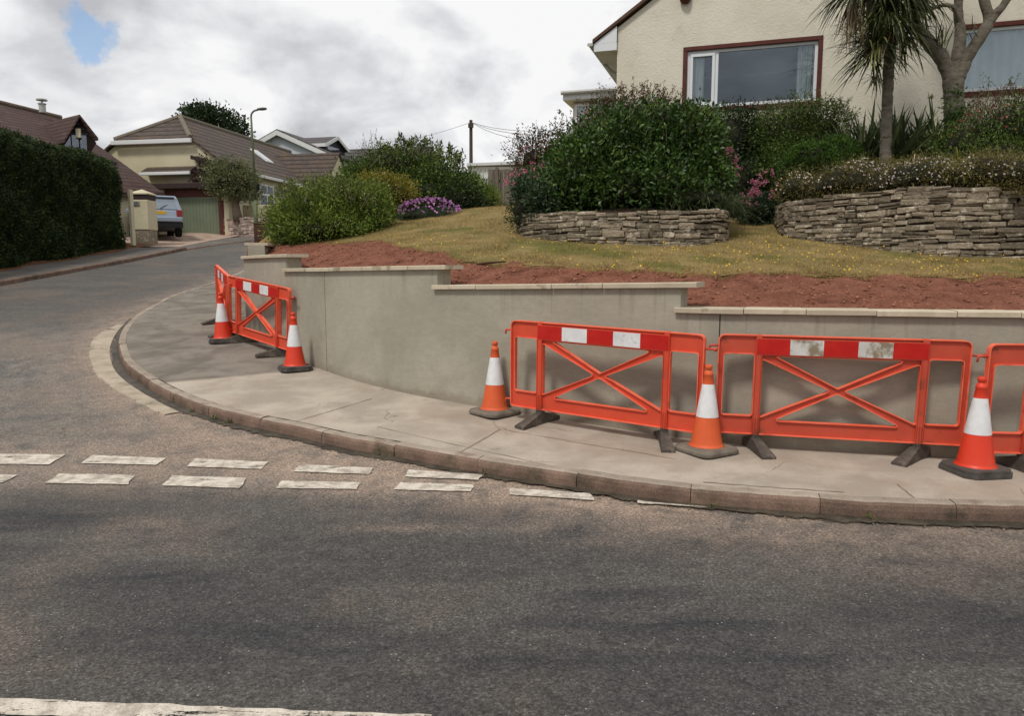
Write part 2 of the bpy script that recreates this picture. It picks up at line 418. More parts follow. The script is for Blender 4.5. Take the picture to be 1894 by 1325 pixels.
def road_material():
    m, t, b, o = newmat('worn asphalt'); v = coord(t, True)
    old = attr(t, 'old'); dirt = attr(t, 'dirt')
    big = noise(t, v, .55, 5, .6, .4); mid = noise(t, v, 2.6, 7, .62, .3)
    sv_ = N(t, 'ShaderNodeMapping'); sv_.inputs['Scale'].default_value = (.35, 1.3, 1); sv_.inputs['Rotation'].default_value = (0, 0, .05); L(t, v, sv_.inputs[0])
    streak = noise(t, sv_.outputs[0], 1.5, 5, .6, .3)
    c = mixc(t, mrange(t, streak, .36, .66), lin((73, 71, 69)), lin((86, 83, 79)))
    c = mixc(t, math_n(t, 'MULTIPLY', mrange(t, big, .5, .68), .6), c, lin((104, 94, 84)))
    c = mixc(t, math_n(t, 'MULTIPLY', mrange(t, noise(t, sv_.outputs[0], 1.05, 3, .5, .2), .57, .70), .45), c, lin((62, 61, 62)))
    co = mixc(t, mrange(t, mid, .38, .62), lin((97, 94, 90)), lin((118, 112, 104)))
    co = mixc(t, math_n(t, 'MULTIPLY', mrange(t, big, .42, .6), .7), co, lin((124, 112, 101)))
    vcr = N(t, 'ShaderNodeTexVoronoi', feature='DISTANCE_TO_EDGE'); vcr.inputs['Scale'].default_value = 3.2
    vm = N(t, 'ShaderNodeVectorMath', operation='ADD'); L(t, v, vm.inputs[0])
    nc = N(t, 'ShaderNodeTexNoise'); nc.inputs['Scale'].default_value = 3; nc.inputs['Detail'].default_value = 6; L(t, v, nc.inputs['Vector'])
    vs_ = N(t, 'ShaderNodeVectorMath', operation='SCALE'); vs_.inputs[3].default_value = .5; L(t, nc.outputs['Color'], vs_.inputs[0]); L(t, vs_.outputs[0], vm.inputs[1]); L(t, vm.outputs[0], vcr.inputs['Vector'])
    crack = mrange(t, vcr.outputs['Distance'], .004, .022, 1., 0.)
    crack = math_n(t, 'MULTIPLY', crack, mrange(t, noise(t, v, 1.3, 3), .5, .62))
    co = mixc(t, math_n(t, 'MULTIPLY', crack, .55), co, lin((58, 52, 47)))
    c = mixc(t, old, c, co)
    c = mixc(t, 1., c, ramp(t, noise(t, v, 11, 6, .7, .4), [(.34, .82), (.66, 1.16)]), 'MULTIPLY')
    c = mixc(t, math_n(t, 'MULTIPLY', attr(t, 'dark'), mrange(t, noise(t, sv_.outputs[0], 3.5, 6, .65, .5), .35, .6)), c, lin((54, 55, 57)))
    dm = math_n(t, 'MULTIPLY', dirt, mrange(t, noise(t, v, 3.2, 8, .65, .5), .25, .62))
    c = mixc(t, dm, c, lin((158, 138, 121)))
    wet = math_n(t, 'MULTIPLY', attr(t, 'gutter'), mrange(t, noise(t, v, 2.2, 5, .6), .22, .42))
    c = mixc(t, wet, c, lin((46, 41, 33)))
    sp1 = ramp(t, noise(t, v, 62, 5, .95), [(.36, .38), (.5, .95), (.62, 1.85)])
    c = mixc(t, 1., c, sp1, 'MULTIPLY')
    vq = N(t, 'ShaderNodeTexVoronoi'); vq.inputs['Scale'].default_value = 95; L(t, v, vq.inputs['Vector']); cq = N(t, 'ShaderNodeSeparateColor'); L(t, vq.outputs['Color'], cq.inputs[0])
    c = mixc(t, 1., c, ramp(t, cq.outputs[0], [(0, .68), (.75, 1.02), (1, 1.4)]), 'MULTIPLY')
    vo = N(t, 'ShaderNodeTexVoronoi'); vo.inputs['Scale'].default_value = 48; L(t, v, vo.inputs['Vector'])
    cs = N(t, 'ShaderNodeSeparateColor'); L(t, vo.outputs['Color'], cs.inputs[0])
    spk = math_n(t, 'MULTIPLY', mrange(t, vo.outputs['Distance'], .12, .24, 1., 0.), math_n(t, 'GREATER_THAN', cs.outputs[0], .965))
    c = mixc(t, math_n(t, 'MULTIPLY', spk, .75), c, lin((190, 183, 172)))
    L(t, c, b.inputs['Base Color'])
    L(t, mrange(t, wet, 0, 1, .85, .35), b.inputs['Roughness']); b.inputs['Specular IOR Level'].default_value = .25
    h = math_n(t, 'ADD', noise(t, v, 95, 5, .8), math_n(t, 'MULTIPLY', math_n(t, 'MULTIPLY', crack, old), -.8))
    bump(t, b, h, .9, .006)
    return m
M_road = road_material()
ro = np_mesh('road', V, Fq, rng.uniform(0, 1, len(Fq)), M_road, smooth=True)
def add_vattr(o, name, arr):
    a = o.data.attributes.new(name, 'FLOAT', 'POINT'); a.data.foreach_set('value', np.asarray(arr, np.float32).ravel())
nzz = .25*np.sin(XX*1.3+2)+.12*np.sin(XX*3.7+YY)+.06*np.sin(XX*9)
gy = np.interp(XX, [-12, -3.4, -1, 1, 3], [5.75, 5.62, 5.45, 5.1, 4.9])
old = 1/(1+np.exp(-(YY-gy-.02+nzz*.25)*11))*(1-.75/(1+np.exp(-(YY-13.2+nzz*2)*1.6)))
dirt = np.exp(-(dk/.75)**2)*.95+.45*np.exp(-((YY-gy-.5)/.75)**2)*(XX < 2.5)+.3*np.exp(-((XX+1.7)**2/.7+(YY-6.6)**2/.5))
for (dx, dy, a_, b_, s_) in ((-.75, 4.75, .28, .07, .8), (.12, 4.75, .1, .04, .6), (.5, 4.55, .15, .05, .3), (1.9, 4.55, .35, .10, .55), (1.0, 4.75, .09, .04, .6), (-2.6, 4.1, .25, .5, .45), (-2.9, 3.25, .7, .28, .7), (-2.35, 4.75, .45, .16, .6), (-2.05, 4.35, .2, .12, .5), (-2.4, 3.0, .8, .12, .4), (-4.5, 6.7, 1.2, .3, .3)):
    dirt = dirt+s_*np.exp(-((XX-dx)/a_)**2-((YY-dy)/b_)**2)
# (dark shape) smoother repaired patches sit inside the texture itself
dark = 0*XX
for (dx, dy, a_, b_) in ((.62, 3.72, .45, .10), (.68, 3.42, .75, .13), (1.35, 3.12, .8, .10), (-1.15, 3.25, .85, .22), (-2.1, 3.95, .5, .15), (2.3, 3.45, .7, .2), (.2, 3.1, .5, .1), (-3.4, 4.9, .8, .25), (.4,4.75,.12,.08)):
    dark = np.maximum(dark, np.exp(-(((XX-dx)/a_)**2+((YY-dy)/b_)**2)**1.5))
add_vattr(ro, 'dark', dark)
add_vattr(ro, 'old', np.clip(old, 0, 1)); add_vattr(ro, 'dirt', np.clip(dirt*(.55+.45*old), 0, 1)); add_vattr(ro, 'gutter', np.clip(0*dk, 0, 1))
tag(ro, kind='structure')
# ------------------------------------------------------------------ pavement
def conc_mat():
    m, t, b, o = newmat('pavement surface'); v = coord(t, True)
    tar = attr(t, 'tar')
    c = mixc(t, mrange(t, noise(t, v, 1.6, 7, .6, .3), .35, .65), lin((154, 143, 129)), lin((178, 166, 151)))
    c = mixc(t, math_n(t, 'MULTIPLY', mrange(t, noise(t, v, .9, 5, .6), .5, .65), .5), c, lin((150, 132, 116)))
    ta = mixc(t, mrange(t, noise(t, v, 2.2, 7, .6, .3), .35, .65), lin((106, 99, 90)), lin((132, 124, 113)))
    c = mixc(t, tar, c, ta)
    vcr = N(t, 'ShaderNodeTexVoronoi', feature='DISTANCE_TO_EDGE'); vcr.inputs['Scale'].default_value = .85
    vm = N(t, 'ShaderNodeVectorMath', operation='ADD'); L(t, v, vm.inputs[0])
    nc = N(t, 'ShaderNodeTexNoise'); nc.inputs['Scale'].default_value = 2.2; nc.inputs['Detail'].default_value = 7; L(t, v, nc.inputs['Vector'])
    vs_ = N(t, 'ShaderNodeVectorMath', operation='SCALE'); vs_.inputs[3].default_value = .55; L(t, nc.outputs['Color'], vs_.inputs[0]); L(t, vs_.outputs[0], vm.inputs[1]); L(t, vm.outputs[0], vcr.inputs['Vector'])
    crack = mrange(t, vcr.outputs['Distance'], .002, .008, 1., 0.)
    crack = math_n(t, 'MULTIPLY', crack, mrange(t, noise(t, v, 1.1, 3), .50, .58))
    c = mixc(t, math_n(t, 'MULTIPLY', crack, .5), c, lin((104, 92, 74)))
    c = mixc(t, 1., c, ramp(t, noise(t, v, 130, 4, .8), [(.3, .78), (.7, 1.22)]), 'MULTIPLY')
    st = math_n(t, 'MULTIPLY', mrange(t, noise(t, v, 5, 8, .7), .6, .72), .35)
    c = mixc(t, st, c, lin((108, 98, 86)))
    L(t, c, b.inputs['Base Color']); b.inputs['Roughness'].default_value = .9; b.inputs['Specular IOR Level'].default_value = .2
    bump(t, b, math_n(t, 'SUBTRACT', noise(t, v, 100, 5, .8), crack), .5, .005)
    return m
M_conc = conc_mat()
def H(y): return RR(y)+KH
inner = resample(BACKP[:-1], .1)+[Vector((p.x, p.y, 0)) for p in WALLP[::2]]
def param(curve, n):
    A = np.array([[p.x, p.y] for p in curve]); s = np.r_[0, np.cumsum(np.linalg.norm(np.diff(A, axis=0), axis=1))]
    u = np.linspace(0, s[-1], n); return np.stack([np.interp(u, s, A[:, 0]), np.interp(u, s, A[:, 1])], 1)
kin = [KERB[i]+perp(KERB, i)*.118 for i in range(len(KERB))]      # inner edge of the kerb top
# choose the matching along both curves so that rungs stay roughly square
kA = param(kin, 700)
iA = np.array([[p.x, p.y] for p in inner])
rows = []; last = 0
for a in kA:
    d = (iA[:, 0]-a[0])**2+(iA[:, 1]-a[1])**2; d[:last] = 1e9; last = int(np.argmin(d[:last+60]))
    b = iA[last]; dirv = (b-a); b = b+dirv/np.linalg.norm(dirv)*.1
    rows.append([a+(b-a)*t for t in np.linspace(0, 1, 15)])
A = np.array(rows); pav_z = R(A[..., 1])+KH
Vp = np.concatenate([A, pav_z[..., None]], -1).reshape(-1, 3); n0, n1_ = A.shape[:2]; ii = np.arange(n0*n1_).reshape(n0, n1_)
Fp = np.stack([ii[:-1, :-1], ii[:-1, 1:], ii[1:, 1:], ii[1:, :-1]], -1).reshape(-1, 4)
pv = np_mesh('pavement', Vp, Fp, np.zeros(len(Fp)), M_conc, smooth=True)
bl = G(330, 706, KH); br = G(585, 682, KH); nrm = np.array([-(br.y-bl.y), br.x-bl.x]); nrm = nrm/np.linalg.norm(nrm)
sd_ = (Vp[:, 0]-bl.x)*nrm[0]+(Vp[:, 1]-bl.y)*nrm[1]
add_vattr(pv, 'tar', np.clip(.5+sd_*12, 0, 1)); tag(pv, kind='structure')
# joints cut across the pavement
jt = MB()
def groove(pa, pb, wd=.012, h=.004):
    a, b = G(*pa, KH), G(*pb, KH); n = 14; d = (b-a); s = Vector((-d.y, d.x, 0)).normalized()*wd/2; r = []
    for k in range(n+1):
        p = a+d*k/n; j = random.uniform(-.006, .006); p.x += j; p.y += j; z = H(p.y)+h; q = s*random.uniform(.5, 1.3)
        r.append((Vector((p.x-q.x, p.y-q.y, z)), Vector((p.x+q.x, p.y+q.y, z))))
    jt.grid(r)
for a, b in (((548, 780), (688, 738)), ((850, 838), (925, 795)), ((1690, 922), (1660, 896)), ((1300, 893), (1560, 912)),((700, 790), (1010, 860)), ((930, 795), (1250, 850))): groove(a, b, .008 if a[0] in (700, 930) else .012)
m_joint = mat('joint grime', (124, 112, 96), (138, 126, 108), 8, .95)
tag(jt.build('pavement_joint', m_joint), kind='structure')
# ------------------------------------------------------------------ kerb
m_kerb = mat('kerb concrete', (104, 85, 74), (128, 106, 92), 5, .9, .9, 90, .008, world=True, speck=.35, speck_scale=110, rnd=.12, c3=(86, 76, 62), c3scale=3.5, c3lo=.5, c3hi=.68, spec=.2)
kb = MB(); i = 0; nK = len(KERB)
prof = [(0.012, -.16), (0.004, -.02), (.0, .062), (.006, .095), (.022, .114), (.04, KH+.002), (.118, KH+.004), (.118, -.16)]
while i < nK-2:
    ln = 11 if i > 250 and i < 560 else 11
    j = min(i+ln, nK-1); kb.cr = random.random(); dz = random.uniform(-.004, .005); dn = random.uniform(-.005, .005); r = []
    for k in range(i, j+1):
        p = KERB[k]; n = perp(KERB, k); t_ = 0
        if k == i or k == j:
            tdir = Vector((n.y, -n.x, 0)); t_ = .003 if k == i else -.002
            p = p+tdir*t_
        z = RR(p.y); jz = random.uniform(-.003, .003); jn = random.uniform(-.003, .003)
        r.append([(p.x+n.x*(o+dn+jn*(h > 0)), p.y+n.y*(o+dn+jn*(h > 0)), z+h+dz+jz*(h > .05)) for o, h in prof])
    kb.grid(r); m0 = len(prof)
    for q in range(len(kb.m)-(len(r)-1)*(m0-1), len(kb.m)):
        if (q-(len(kb.m)-(len(r)-1)*(m0-1))) % (m0-1) in (4, 5): kb.m[q] = 1
    base = len(kb.v)-m0*len(r)
    kb.f.append(tuple(base+q for q in range(m0))); kb.r.append(kb.cr); kb.m.append(0)
    kb.f.append(tuple(base+m0*(len(r)-1)+q for q in range(m0))); kb.r.append(kb.cr); kb.m.append(0)
    i = j
m_ktop = mat('pale kerb top', (136, 124, 110), (160, 147, 132), 4, .9, .6, 90, .005, world=True, speck=.25, speck_scale=90, rnd=.08, c3=(120, 102, 88), c3scale=3)  # paler concrete for the top faces of the kerb
ko = kb.build('kerb', [m_kerb, m_ktop]); tag(ko, kind='structure')
# concrete drainage channel laid round the corner
m_chan = mat('channel concrete', (150, 138, 120), (178, 165, 146), 4, .85, .6, 60, .01, world=True, speck=.25, c3=(110, 100, 86), c3scale=2.5, spec=.2)
ch = MB()
def near_k(px, py):
    g = G(px, py, 0); return min(range(nK), key=lambda i: (KERB[i].x-g.x)**2+(KERB[i].y-g.y)**2)
ka, kb2 = near_k(243, 600), near_k(350, 760)
k = ka
while k < kb2:
    e = min(k+random.choice((9, 11, 13)), kb2); ch.cr = random.random(); r = []
    for q in range(k, e+1):
        p = KERB[q]; n = perp(KERB, q); f = (q-ka)/(kb2-ka); w_ = (.32*math.sin(min(1, f*3.5+.15)*math.pi/2)*(1-.55*f))+random.uniform(-.012, .012)
        tt = .004 if q == k else (-.004 if q == e else 0); p = p+Vector((n.y, -n.x, 0))*tt
        a, b = p-n*.115, p-n*(.13+w_)
        r.append([(a.x, a.y, RR(a.y)-.01), (a.x, a.y, RR(a.y)+.008), ((a.x+b.x)/2, (a.y+b.y)/2, RR((a.y+b.y)/2)+.014), (b.x, b.y, RR(b.y)+.014), (b.x-n.x*.01, b.y-n.y*.01, RR(b.y)-.02)])
    ch.grid(r); k = e
co_ = ch.build('drainage_channel', m_chan); tag(co_, kind='structure')
# ------------------------------------------------------------------ painted marks
def paint_mat():
    m, t, b, o = newmat('worn road paint'); v = coord(t, True)
    c = mixc(t, mrange(t, noise(t, v, 9, 8, .7), .4, .65), lin((208, 198, 183)), lin((158, 147, 133)))
    c = mixc(t, 1., c, ramp(t, noise(t, v, 120, 3, .8), [(.3, .72), (.6, 1.1)]), 'MULTIPLY')
    L(t, c, b.inputs['Base Color']); b.inputs['Roughness'].default_value = .8
    tr = N(t, 'ShaderNodeBsdfTransparent'); mx = N(t, 'ShaderNodeMixShader')
    sm = N(t, 'ShaderNodeMapping'); sm.inputs['Scale'].default_value = (.7, 4, 1); L(t, v, sm.inputs[0])
    a = mrange(t, math_n(t, 'ADD', math_n(t, 'MULTIPLY', noise(t, sm.outputs[0], 5, 8, .75, .6), .75), math_n(t, 'MULTIPLY', noise(t, v, 70, 4, .8), .25)), .545, .60)
    L(t, a, mx.inputs[0]); L(t, b.outputs[0], mx.inputs[1]); L(t, tr.outputs[0], mx.inputs[2]); L(t, mx.outputs[0], o.inputs[0])
    bump(t, b, noise(t, v, 100, 4, .8), .4, .004)
    return m
M_paint = paint_mat()
def mark(px4, n=12):
    c = [G(x, y, 0) for x, y in px4]         # far-left, far-right, near-right, near-left
    mb = MB(); r = []
    for i in range(4):
        a = c[0].lerp(c[3], i/3); b = c[1].lerp(c[2], i/3); row = []
        for k in range(n+1):
            q = a.lerp(b, k/n); j = random.uniform(-.006, .006) if i in (0, 3) else 0; xj = random.uniform(-.008,.008) if k in (0,n) else 0
            wob = .006*math.sin(q.x*1.7+q.y*.6)*math.sin(q.y*1.3)
            row.append((q.x+xj, q.y+j, RR(q.y)+.009+wob))
        r.append(row)
    mb.grid(r); return tag(mb.build('road_marking', M_paint), kind='structure')
for q in ([(-60, 843), (122, 842), (90, 861), (-90, 862)], [(172, 843), (307, 848), (290, 861), (150, 858)], [(362, 849), (497, 857), (484, 870), (345, 864)], [(556, 862), (691, 869), (682, 881), (541, 875)], [(757, 872), (893, 880), (884, 890), (748, 885)],
          [(-120, 880), (34, 881), (5, 895), (-150, 896)], [(110, 878), (250, 879), (236, 897), (84, 895)], [(318, 881), (457, 886), (444, 905), (300, 899)], [(521, 892), (668, 896), (660, 908), (511, 906)], [(741, 896), (876, 899), (872, 912), (727, 909)], [(943, 905), (1093, 914), (1101, 927), (942, 917)], [(1180, 921), (1310, 932), (1322, 941), (1178, 932)]):
    mark(q)
mark([(-300, 1286), (800, 1326), (780, 1350), (-300, 1318)], 40)
mark([(-80, 555), (60, 533), (62, 535), (-80, 558)], 4) if False else None
# ------------------------------------------------------------------ left side of the side road
m_tar = mat('old footway tarmac', (84, 80, 76), (104, 98, 92), 1.4, .9, .5, 90, .005, world=True, speck=.25, speck_scale=110, c3=(122, 108, 94), c3scale=.8)
lk = resample([Vector(p) for p in ((-45, 10.2, 0), (-25, 10.4, 0), (-16.5, 11.6, 0), (-13.8, 14, 0), (-13.15, 18, 0), (-12.95, 24, 0), (-12.85, 29.5, 0), (-12.2, 33, 0), (-10.8, 36.5, 0), (-7, 41, 0), (0, 44, 0))], .2)
lp = MB(); r = []
for k, p in enumerate(lk):
    n = perp(lk, k); q = p+n*.12; q2 = p+n*2.2; drop = 0 if p.y < 29.5 else .08
    r.append([(q.x, q.y, RR(q.y)+KH-drop), ((q.x+q2.x)/2, (q.y+q2.y)/2, RR((q.y+q2.y)/2)+KH-drop), (q2.x, q2.y, RR(q2.y)+KH-drop)])
lp.grid(r); tag(lp.build('pavement', m_tar), kind='structure')
lkb = MB(); i = 0
while i < len(lk)-1:
    j = min(i+4, len(lk)-1); lkb.cr = random.random(); r = []; drop = 0 if lk[i].y < 29.5 else .08
    for k in range(i, j+1):
        p = lk[k]; n = perp(lk, k); 
        if k == i: p = p+Vector((n.y, -n.x, 0))*.006
        r.append([(p.x+n.x*o, p.y+n.y*o, RR(p.y)+h-(drop if h > 0 else 0)) for o, h in ((0, -.1), (0, KH-.02), (.02, KH+.004), (.13, KH+.006))])
    lkb.grid(r); i = j
tag(lkb.build('kerb', m_kerb), kind='structure')
# red earth verge under the hedge
m_soil = mat('red earth', (108, 67, 52), (132, 87, 69), 5, .97, 1., 26, .03, world=True, speck=.35, speck_scale=45, c3=(92, 56, 42), c3scale=3, spec=.15)
m_verge = mat('verge earth', (92, 62, 46), (112, 80, 58), 3, .97, .8, 30, .02, world=True, c3=(70, 62, 40), c3scale=2, spec=.1)
vg = MB(); r = []
for k in range(60):
    y = 11+k*.33; r.append([(-14.7+.15*math.sin(y*2.1), y, RR(y)+KH+.004), (-15.3, y, RR(y)+KH+.1+.04*math.sin(y*3)), (-18, y, RR(y)+.35)])
vg.grid(r); tag(vg.build('verge', m_verge), kind='structure')
# driveway of the cream house
m_drive = mat('driveway paving', (150, 128, 112), (172, 150, 134), 3, .9, world=True, c3=(120, 100, 88))
dv = MB(); dv.grid([[(x, y, RR(y)+.048+.08*min(1,max(0,(-15-x)/.6))) for x in np.linspace(-20.5, -13.6, 8)] for y in np.linspace(30.6, 41, 14)]); tag(dv.build('driveway', m_drive), kind='structure')
# dark silty gutter line at the foot of the kerb
m, t, b, o = newmat('damp gutter silt'); v = coord(t, True)
c = mixc(t, mrange(t, noise(t, v, 5, 6, .6), .35, .65), lin((50, 44, 35)), lin((78, 69, 55))); c = mixc(t, 1., c, ramp(t, noise(t, v, 70, 4, .8), [(.3, .6), (.7, 1.4)]), 'MULTIPLY')
L(t, c, b.inputs['Base Color']); b.inputs['Roughness'].default_value = .6; M_silt = m
tr = N(t, 'ShaderNodeBsdfTransparent'); mx = N(t, 'ShaderNodeMixShader')
L(t, mrange(t, math_n(t, 'ADD', math_n(t, 'MULTIPLY', noise(t, v, 9, 7, .7), .6), math_n(t, 'MULTIPLY', attr(t, 'edge'), -.35)), .04, .12), mx.inputs[0]); L(t, tr.outputs[0], mx.inputs[1]); L(t, b.outputs[0], mx.inputs[2]); L(t, mx.outputs[0], o.inputs[0])
gs = MB(); r = []; ed_ = []
for k in range(100, nK-2):
    p = KERB[k]; nn_ = perp(KERB, k); w_ = .12+.03*math.sin(k*.11)+.02*math.sin(k*.37)+(.05 if ka-10 < k < kb2+20 else 0)
    r.append([(p.x-nn_.x*o_, p.y-nn_.y*o_, RR(p.y-nn_.y*o_)+hh_) for o_, hh_ in ((-.006, .012), (w_*.33, .0065), (w_*.66, .005), (w_, .004))]); ed_ += [0, .33, .66, 1.]
gs.grid(r); go = gs.build('gutter', M_silt, smooth=True); add_vattr(go, 'edge', ed_); tag(go, kind='structure')
m_weed = leafmat('gutter weed leaves', (50, 66, 26), (82, 98, 40), (120, 126, 60), .2)
wd = MB()
for k, px_ in enumerate(((370, 760), (412, 775), (428, 782), (705, 845), (1310, 938), (1600, 960), (900, 880))):
    g = G(*px_, 0); i_ = min(range(nK), key=lambda i: (KERB[i].x-g.x)**2+(KERB[i].y-g.y)**2); p = KERB[i_]-perp(KERB, i_)*.02
    blades(wd, (p.x, p.y, RR(p.y)+.005), 26 if k < 3 else 12, .045, .008, .3, 1.4, .8, 3, .018)
tag(wd.build('gutter_weeds', m_weed), kind='stuff', label='small green weeds sprouting at the foot of the kerb', cat='weeds')
# grit and leaf litter lying in the gutter
m_grit = mat('grit and leaf litter', (92, 76, 58), (136, 118, 92), 9, .95, rnd=.5)
n = 2600; V_ = []; F_ = []; R_ = []
for q in range(n):
    k = random.randrange(120, nK-60); p = KERB[k]; nn_ = perp(KERB, k); o = abs(random.gauss(0, .07))+.01; x, y = p.x-nn_.x*o, p.y-nn_.y*o
    if random.random() < .18: x, y = x-nn_.x*random.random()*.9, y-nn_.y*random.random()*.9
    z = RR(y)-.012*math.exp(-(o/.18)**2)+.006; s_ = .004+.010*random.random()**2; a = random.uniform(0, 3.14); b0 = len(V_)
    for ax, ay, az in ((1, 0, 0), (0, .6, .1), (-1, 0, 0), (0, -.6, .1), (0, 0, .7)): V_.append((x+(ax*math.cos(a)-ay*math.sin(a))*s_, y+(ax*math.sin(a)+ay*math.cos(a))*s_, z+az*s_))
    for f in ((0, 1, 4), (1, 2, 4), (2, 3, 4), (3, 0, 4)): F_.append([b0+i for i in f]); R_.append(random.random())
tag(np_mesh('gutter_litter', np.array(V_), np.array(F_), np.array(R_), m_grit), kind='stuff', label='grit and dead leaf scraps lying along the kerb', cat='litter')
# ================================================================== GARDEN GROUND
m_lawn = mat('dry lawn turf', (122, 106, 66), (142, 124, 84), 2.2, .97, .8, 70, .02, world=True, speck=.3, speck_scale=60, c3=(98, 98, 52), c3scale=.9, c3lo=.5, c3hi=.64, spec=.1)
bnd_px = [(520, 447), (620, 452), (700, 446), (770, 462), (845, 482), (1000, 496), (1200, 503), (1400, 508), (1600, 511), (1894, 514)]
bnd = [G(x, y, 0, gz) for x, y in bnd_px]
_bx = np.array([p.x for p in bnd]); _by = np.array([p.y for p in bnd]); o_ = np.argsort(_bx); _bx, _by = _bx[o_], _by[o_]
def yb(x): return max(yw(x)+.5, float(np.interp(x, _bx, _by)))+.10*math.sin(x*5)+.06*math.sin(x*13+1)
def soil_z(x, y):
    return gz(x, y)+.018*math.sin(x*9+y*4)*math.sin(y*11-x*3)+random.uniform(-.009, .010)
cols = np.concatenate([np.arange(-5.6, 8.5, .05), np.arange(8.5, 14, .3)])
sb = MB(); rr = []
for x in cols:
    y0 = yw(x)+.14; y1 = yb(x)+.03; rr.append([(x, y0+(y1-y0)*t, soil_z(x, y0+(y1-y0)*t)) for t in np.linspace(0, 1, 40)])
sb.grid(rr); tag(sb.build('soil_bed', m_soil, smooth=False), kind='structure')
lb = MB(); rr = []
lcols = np.concatenate([np.arange(-5.6, 8.5, .15), np.arange(8.5, 30, 1.)])
for x in lcols:
    y0 = yb(x); rr.append([(x, y0+(44-y0)*t**1.8, gz(min(x, 14), y0+(44-y0)*t**1.8)+.01*math.sin(x*5)*math.sin(y0*3+t*40)) for t in np.linspace(0, 1, 90)])
lb.grid(rr); tag(lb.build('lawn', m_lawn, smooth=True), kind='structure')
# soil clods, grass and lawn flowers
n = 5500
cx_ = rng.uniform(-4.3, 7.5, n); V = []; Fc = []; k = 0; rn = []
oct_f = ((0, 2, 4), (2, 1, 4), (1, 3, 4), (3, 0, 4), (2, 0, 5), (1, 2, 5), (3, 1, 5), (0, 3, 5))
for x in cx_:
    y0 = yw(x)+.2; y1 = yb(x)+.25
    y = random.uniform(y0, y1); s = .005+.016*random.random()**3; z = gz(x, y)+s*.2
    a = random.uniform(0, 3); ca, sa = math.cos(a), math.sin(a)
    for px_, py_, pz_ in ((1, 0, 0), (-1, 0, 0), (0, 1, 0), (0, -1, 0), (0, 0, .8), (0, 0, -.6)):
        q = s*random.uniform(.6, 1.3); V.append((x+(px_*ca-py_*sa)*q*1.2, y+(px_*sa+py_*ca)*q, z+pz_*q))
    for f in oct_f: Fc.append([i+k for i in f]); 
    rn += [random.random()]*8; k += 6
m_clod = mat('dry clods', (120, 78, 60), (152, 106, 84), 8, .97, world=True, rnd=.35, spec=.1)
tag(np_mesh('soil_clods', np.array(V), np.array(Fc), np.array(rn), m_clod), kind='stuff', label='small clods of dry red earth over the freshly dug bed', cat='soil clods')
n = 150000
gx = rng.uniform(-5, 9, n); yb_v = np.array([yb(a) for a in np.linspace(-5, 9, 600)]); y0 = np.interp(gx, np.linspace(-5, 9, 600), yb_v)
gy_ = y0-.12+(rng.uniform(0, 1, n)**1.5)*9.5; kk = (rng.uniform(0, 1, n) < .9); gx, gy_ = gx[kk], gy_[kk]
_gX, _gY = np.linspace(-5.2, 9.2, 97), np.linspace(6, 26, 134); _gZ = np.array([[gz(a, b) for a in _gX] for b in _gY])
def gzv(x, y):
    i = np.clip((x-_gX[0])/(_gX[1]-_gX[0]), 0, 95.999); j = np.clip((y-_gY[0])/(_gY[1]-_gY[0]), 0, 132.999); a = i.astype(int); b = j.astype(int); f = i-a; g = j-b
    return _gZ[b, a]*(1-f)*(1-g)+_gZ[b, a+1]*f*(1-g)+_gZ[b+1, a]*(1-f)*g+_gZ[b+1, a+1]*f*g
pz = gzv(gx, gy_)-.004; n = len(gx); hgt = rng.uniform(.012, .038, n); az = rng.uniform(0, 6.28, n); lean = rng.normal(0, .014, (n, 2)); w_ = .004
b0 = np.stack([gx-np.cos(az)*w_, gy_-np.sin(az)*w_, pz], 1); b1 = np.stack([gx+np.cos(az)*w_, gy_+np.sin(az)*w_, pz], 1); tp = np.stack([gx+lean[:, 0], gy_+lean[:, 1], pz+hgt], 1)
patch = .5+.5*np.sin(gx*2.1+np.sin(gy_*1.7)*1.5)*np.sin(gy_*1.9+1.3*np.sin(gx*1.1))
m_grass = leafmat('dry grass blades', (172, 148, 102), (146, 126, 78), (96, 102, 50), trans=.3, rough=.8, spec=.1)
tag(np_mesh('grass', np.stack([b0, b1, tp], 1).reshape(-1, 3), np.arange(3*n).reshape(n, 3), np.clip(.25+.55*patch*rng.uniform(.3, 1, n)+.12*rng.normal(0, 1, n), 0, 1), m_grass), kind='stuff', label='short sun-dried grass of the sloping lawn', cat='grass')
m_yel = leafmat('yellow petals', (200, 160, 20), (225, 190, 40), trans=.2)
n = 420; fx = np.clip(rng.normal(4.0, 2.6, n), -3, 8); fy = np.interp(fx, np.linspace(-5, 9, 600), yb_v)+rng.uniform(-.05, 3.2, n); fz = gzv(fx, fy)+rng.uniform(.02, .05, n)
Vf, Ff = [], []
for i in range(n):
    r_ = random.uniform(.006, .012); b_ = len(Vf)
    Vf += [(fx[i]+r_*math.cos(a), fy[i]+.6*r_*math.sin(a), fz[i]+.006+.75*r_*math.sin(a)) for a in (0, 1.05, 2.1, 3.14, 4.19, 5.24)]; Ff += [[b_, b_+1, b_+2, b_+3], [b_, b_+3, b_+4, b_+5]]
tag(np_mesh('lawn_flowers', np.array(Vf), np.array(Ff), rng.uniform(0, 1, len(Ff)), m_yel), kind='stuff', label='tiny yellow flowers scattered through the dry lawn', cat='lawn flowers')
m_stick = mat('dead twig', (82, 58, 42), (60, 42, 32), 10, .9)
t = MB(); t.tube([G(882, 489, .02, lambda x, y: gz(x, y)+.02), G(905, 486, .02, lambda x, y: gz(x, y)+.04), G(935, 484, .02, lambda x, y: gz(x, y)+.03)], [.012, .016, .009], 7)
tag(t.build('stick', m_stick, smooth=True), 'dark bent stick lying where the red soil meets the lawn', 'stick')
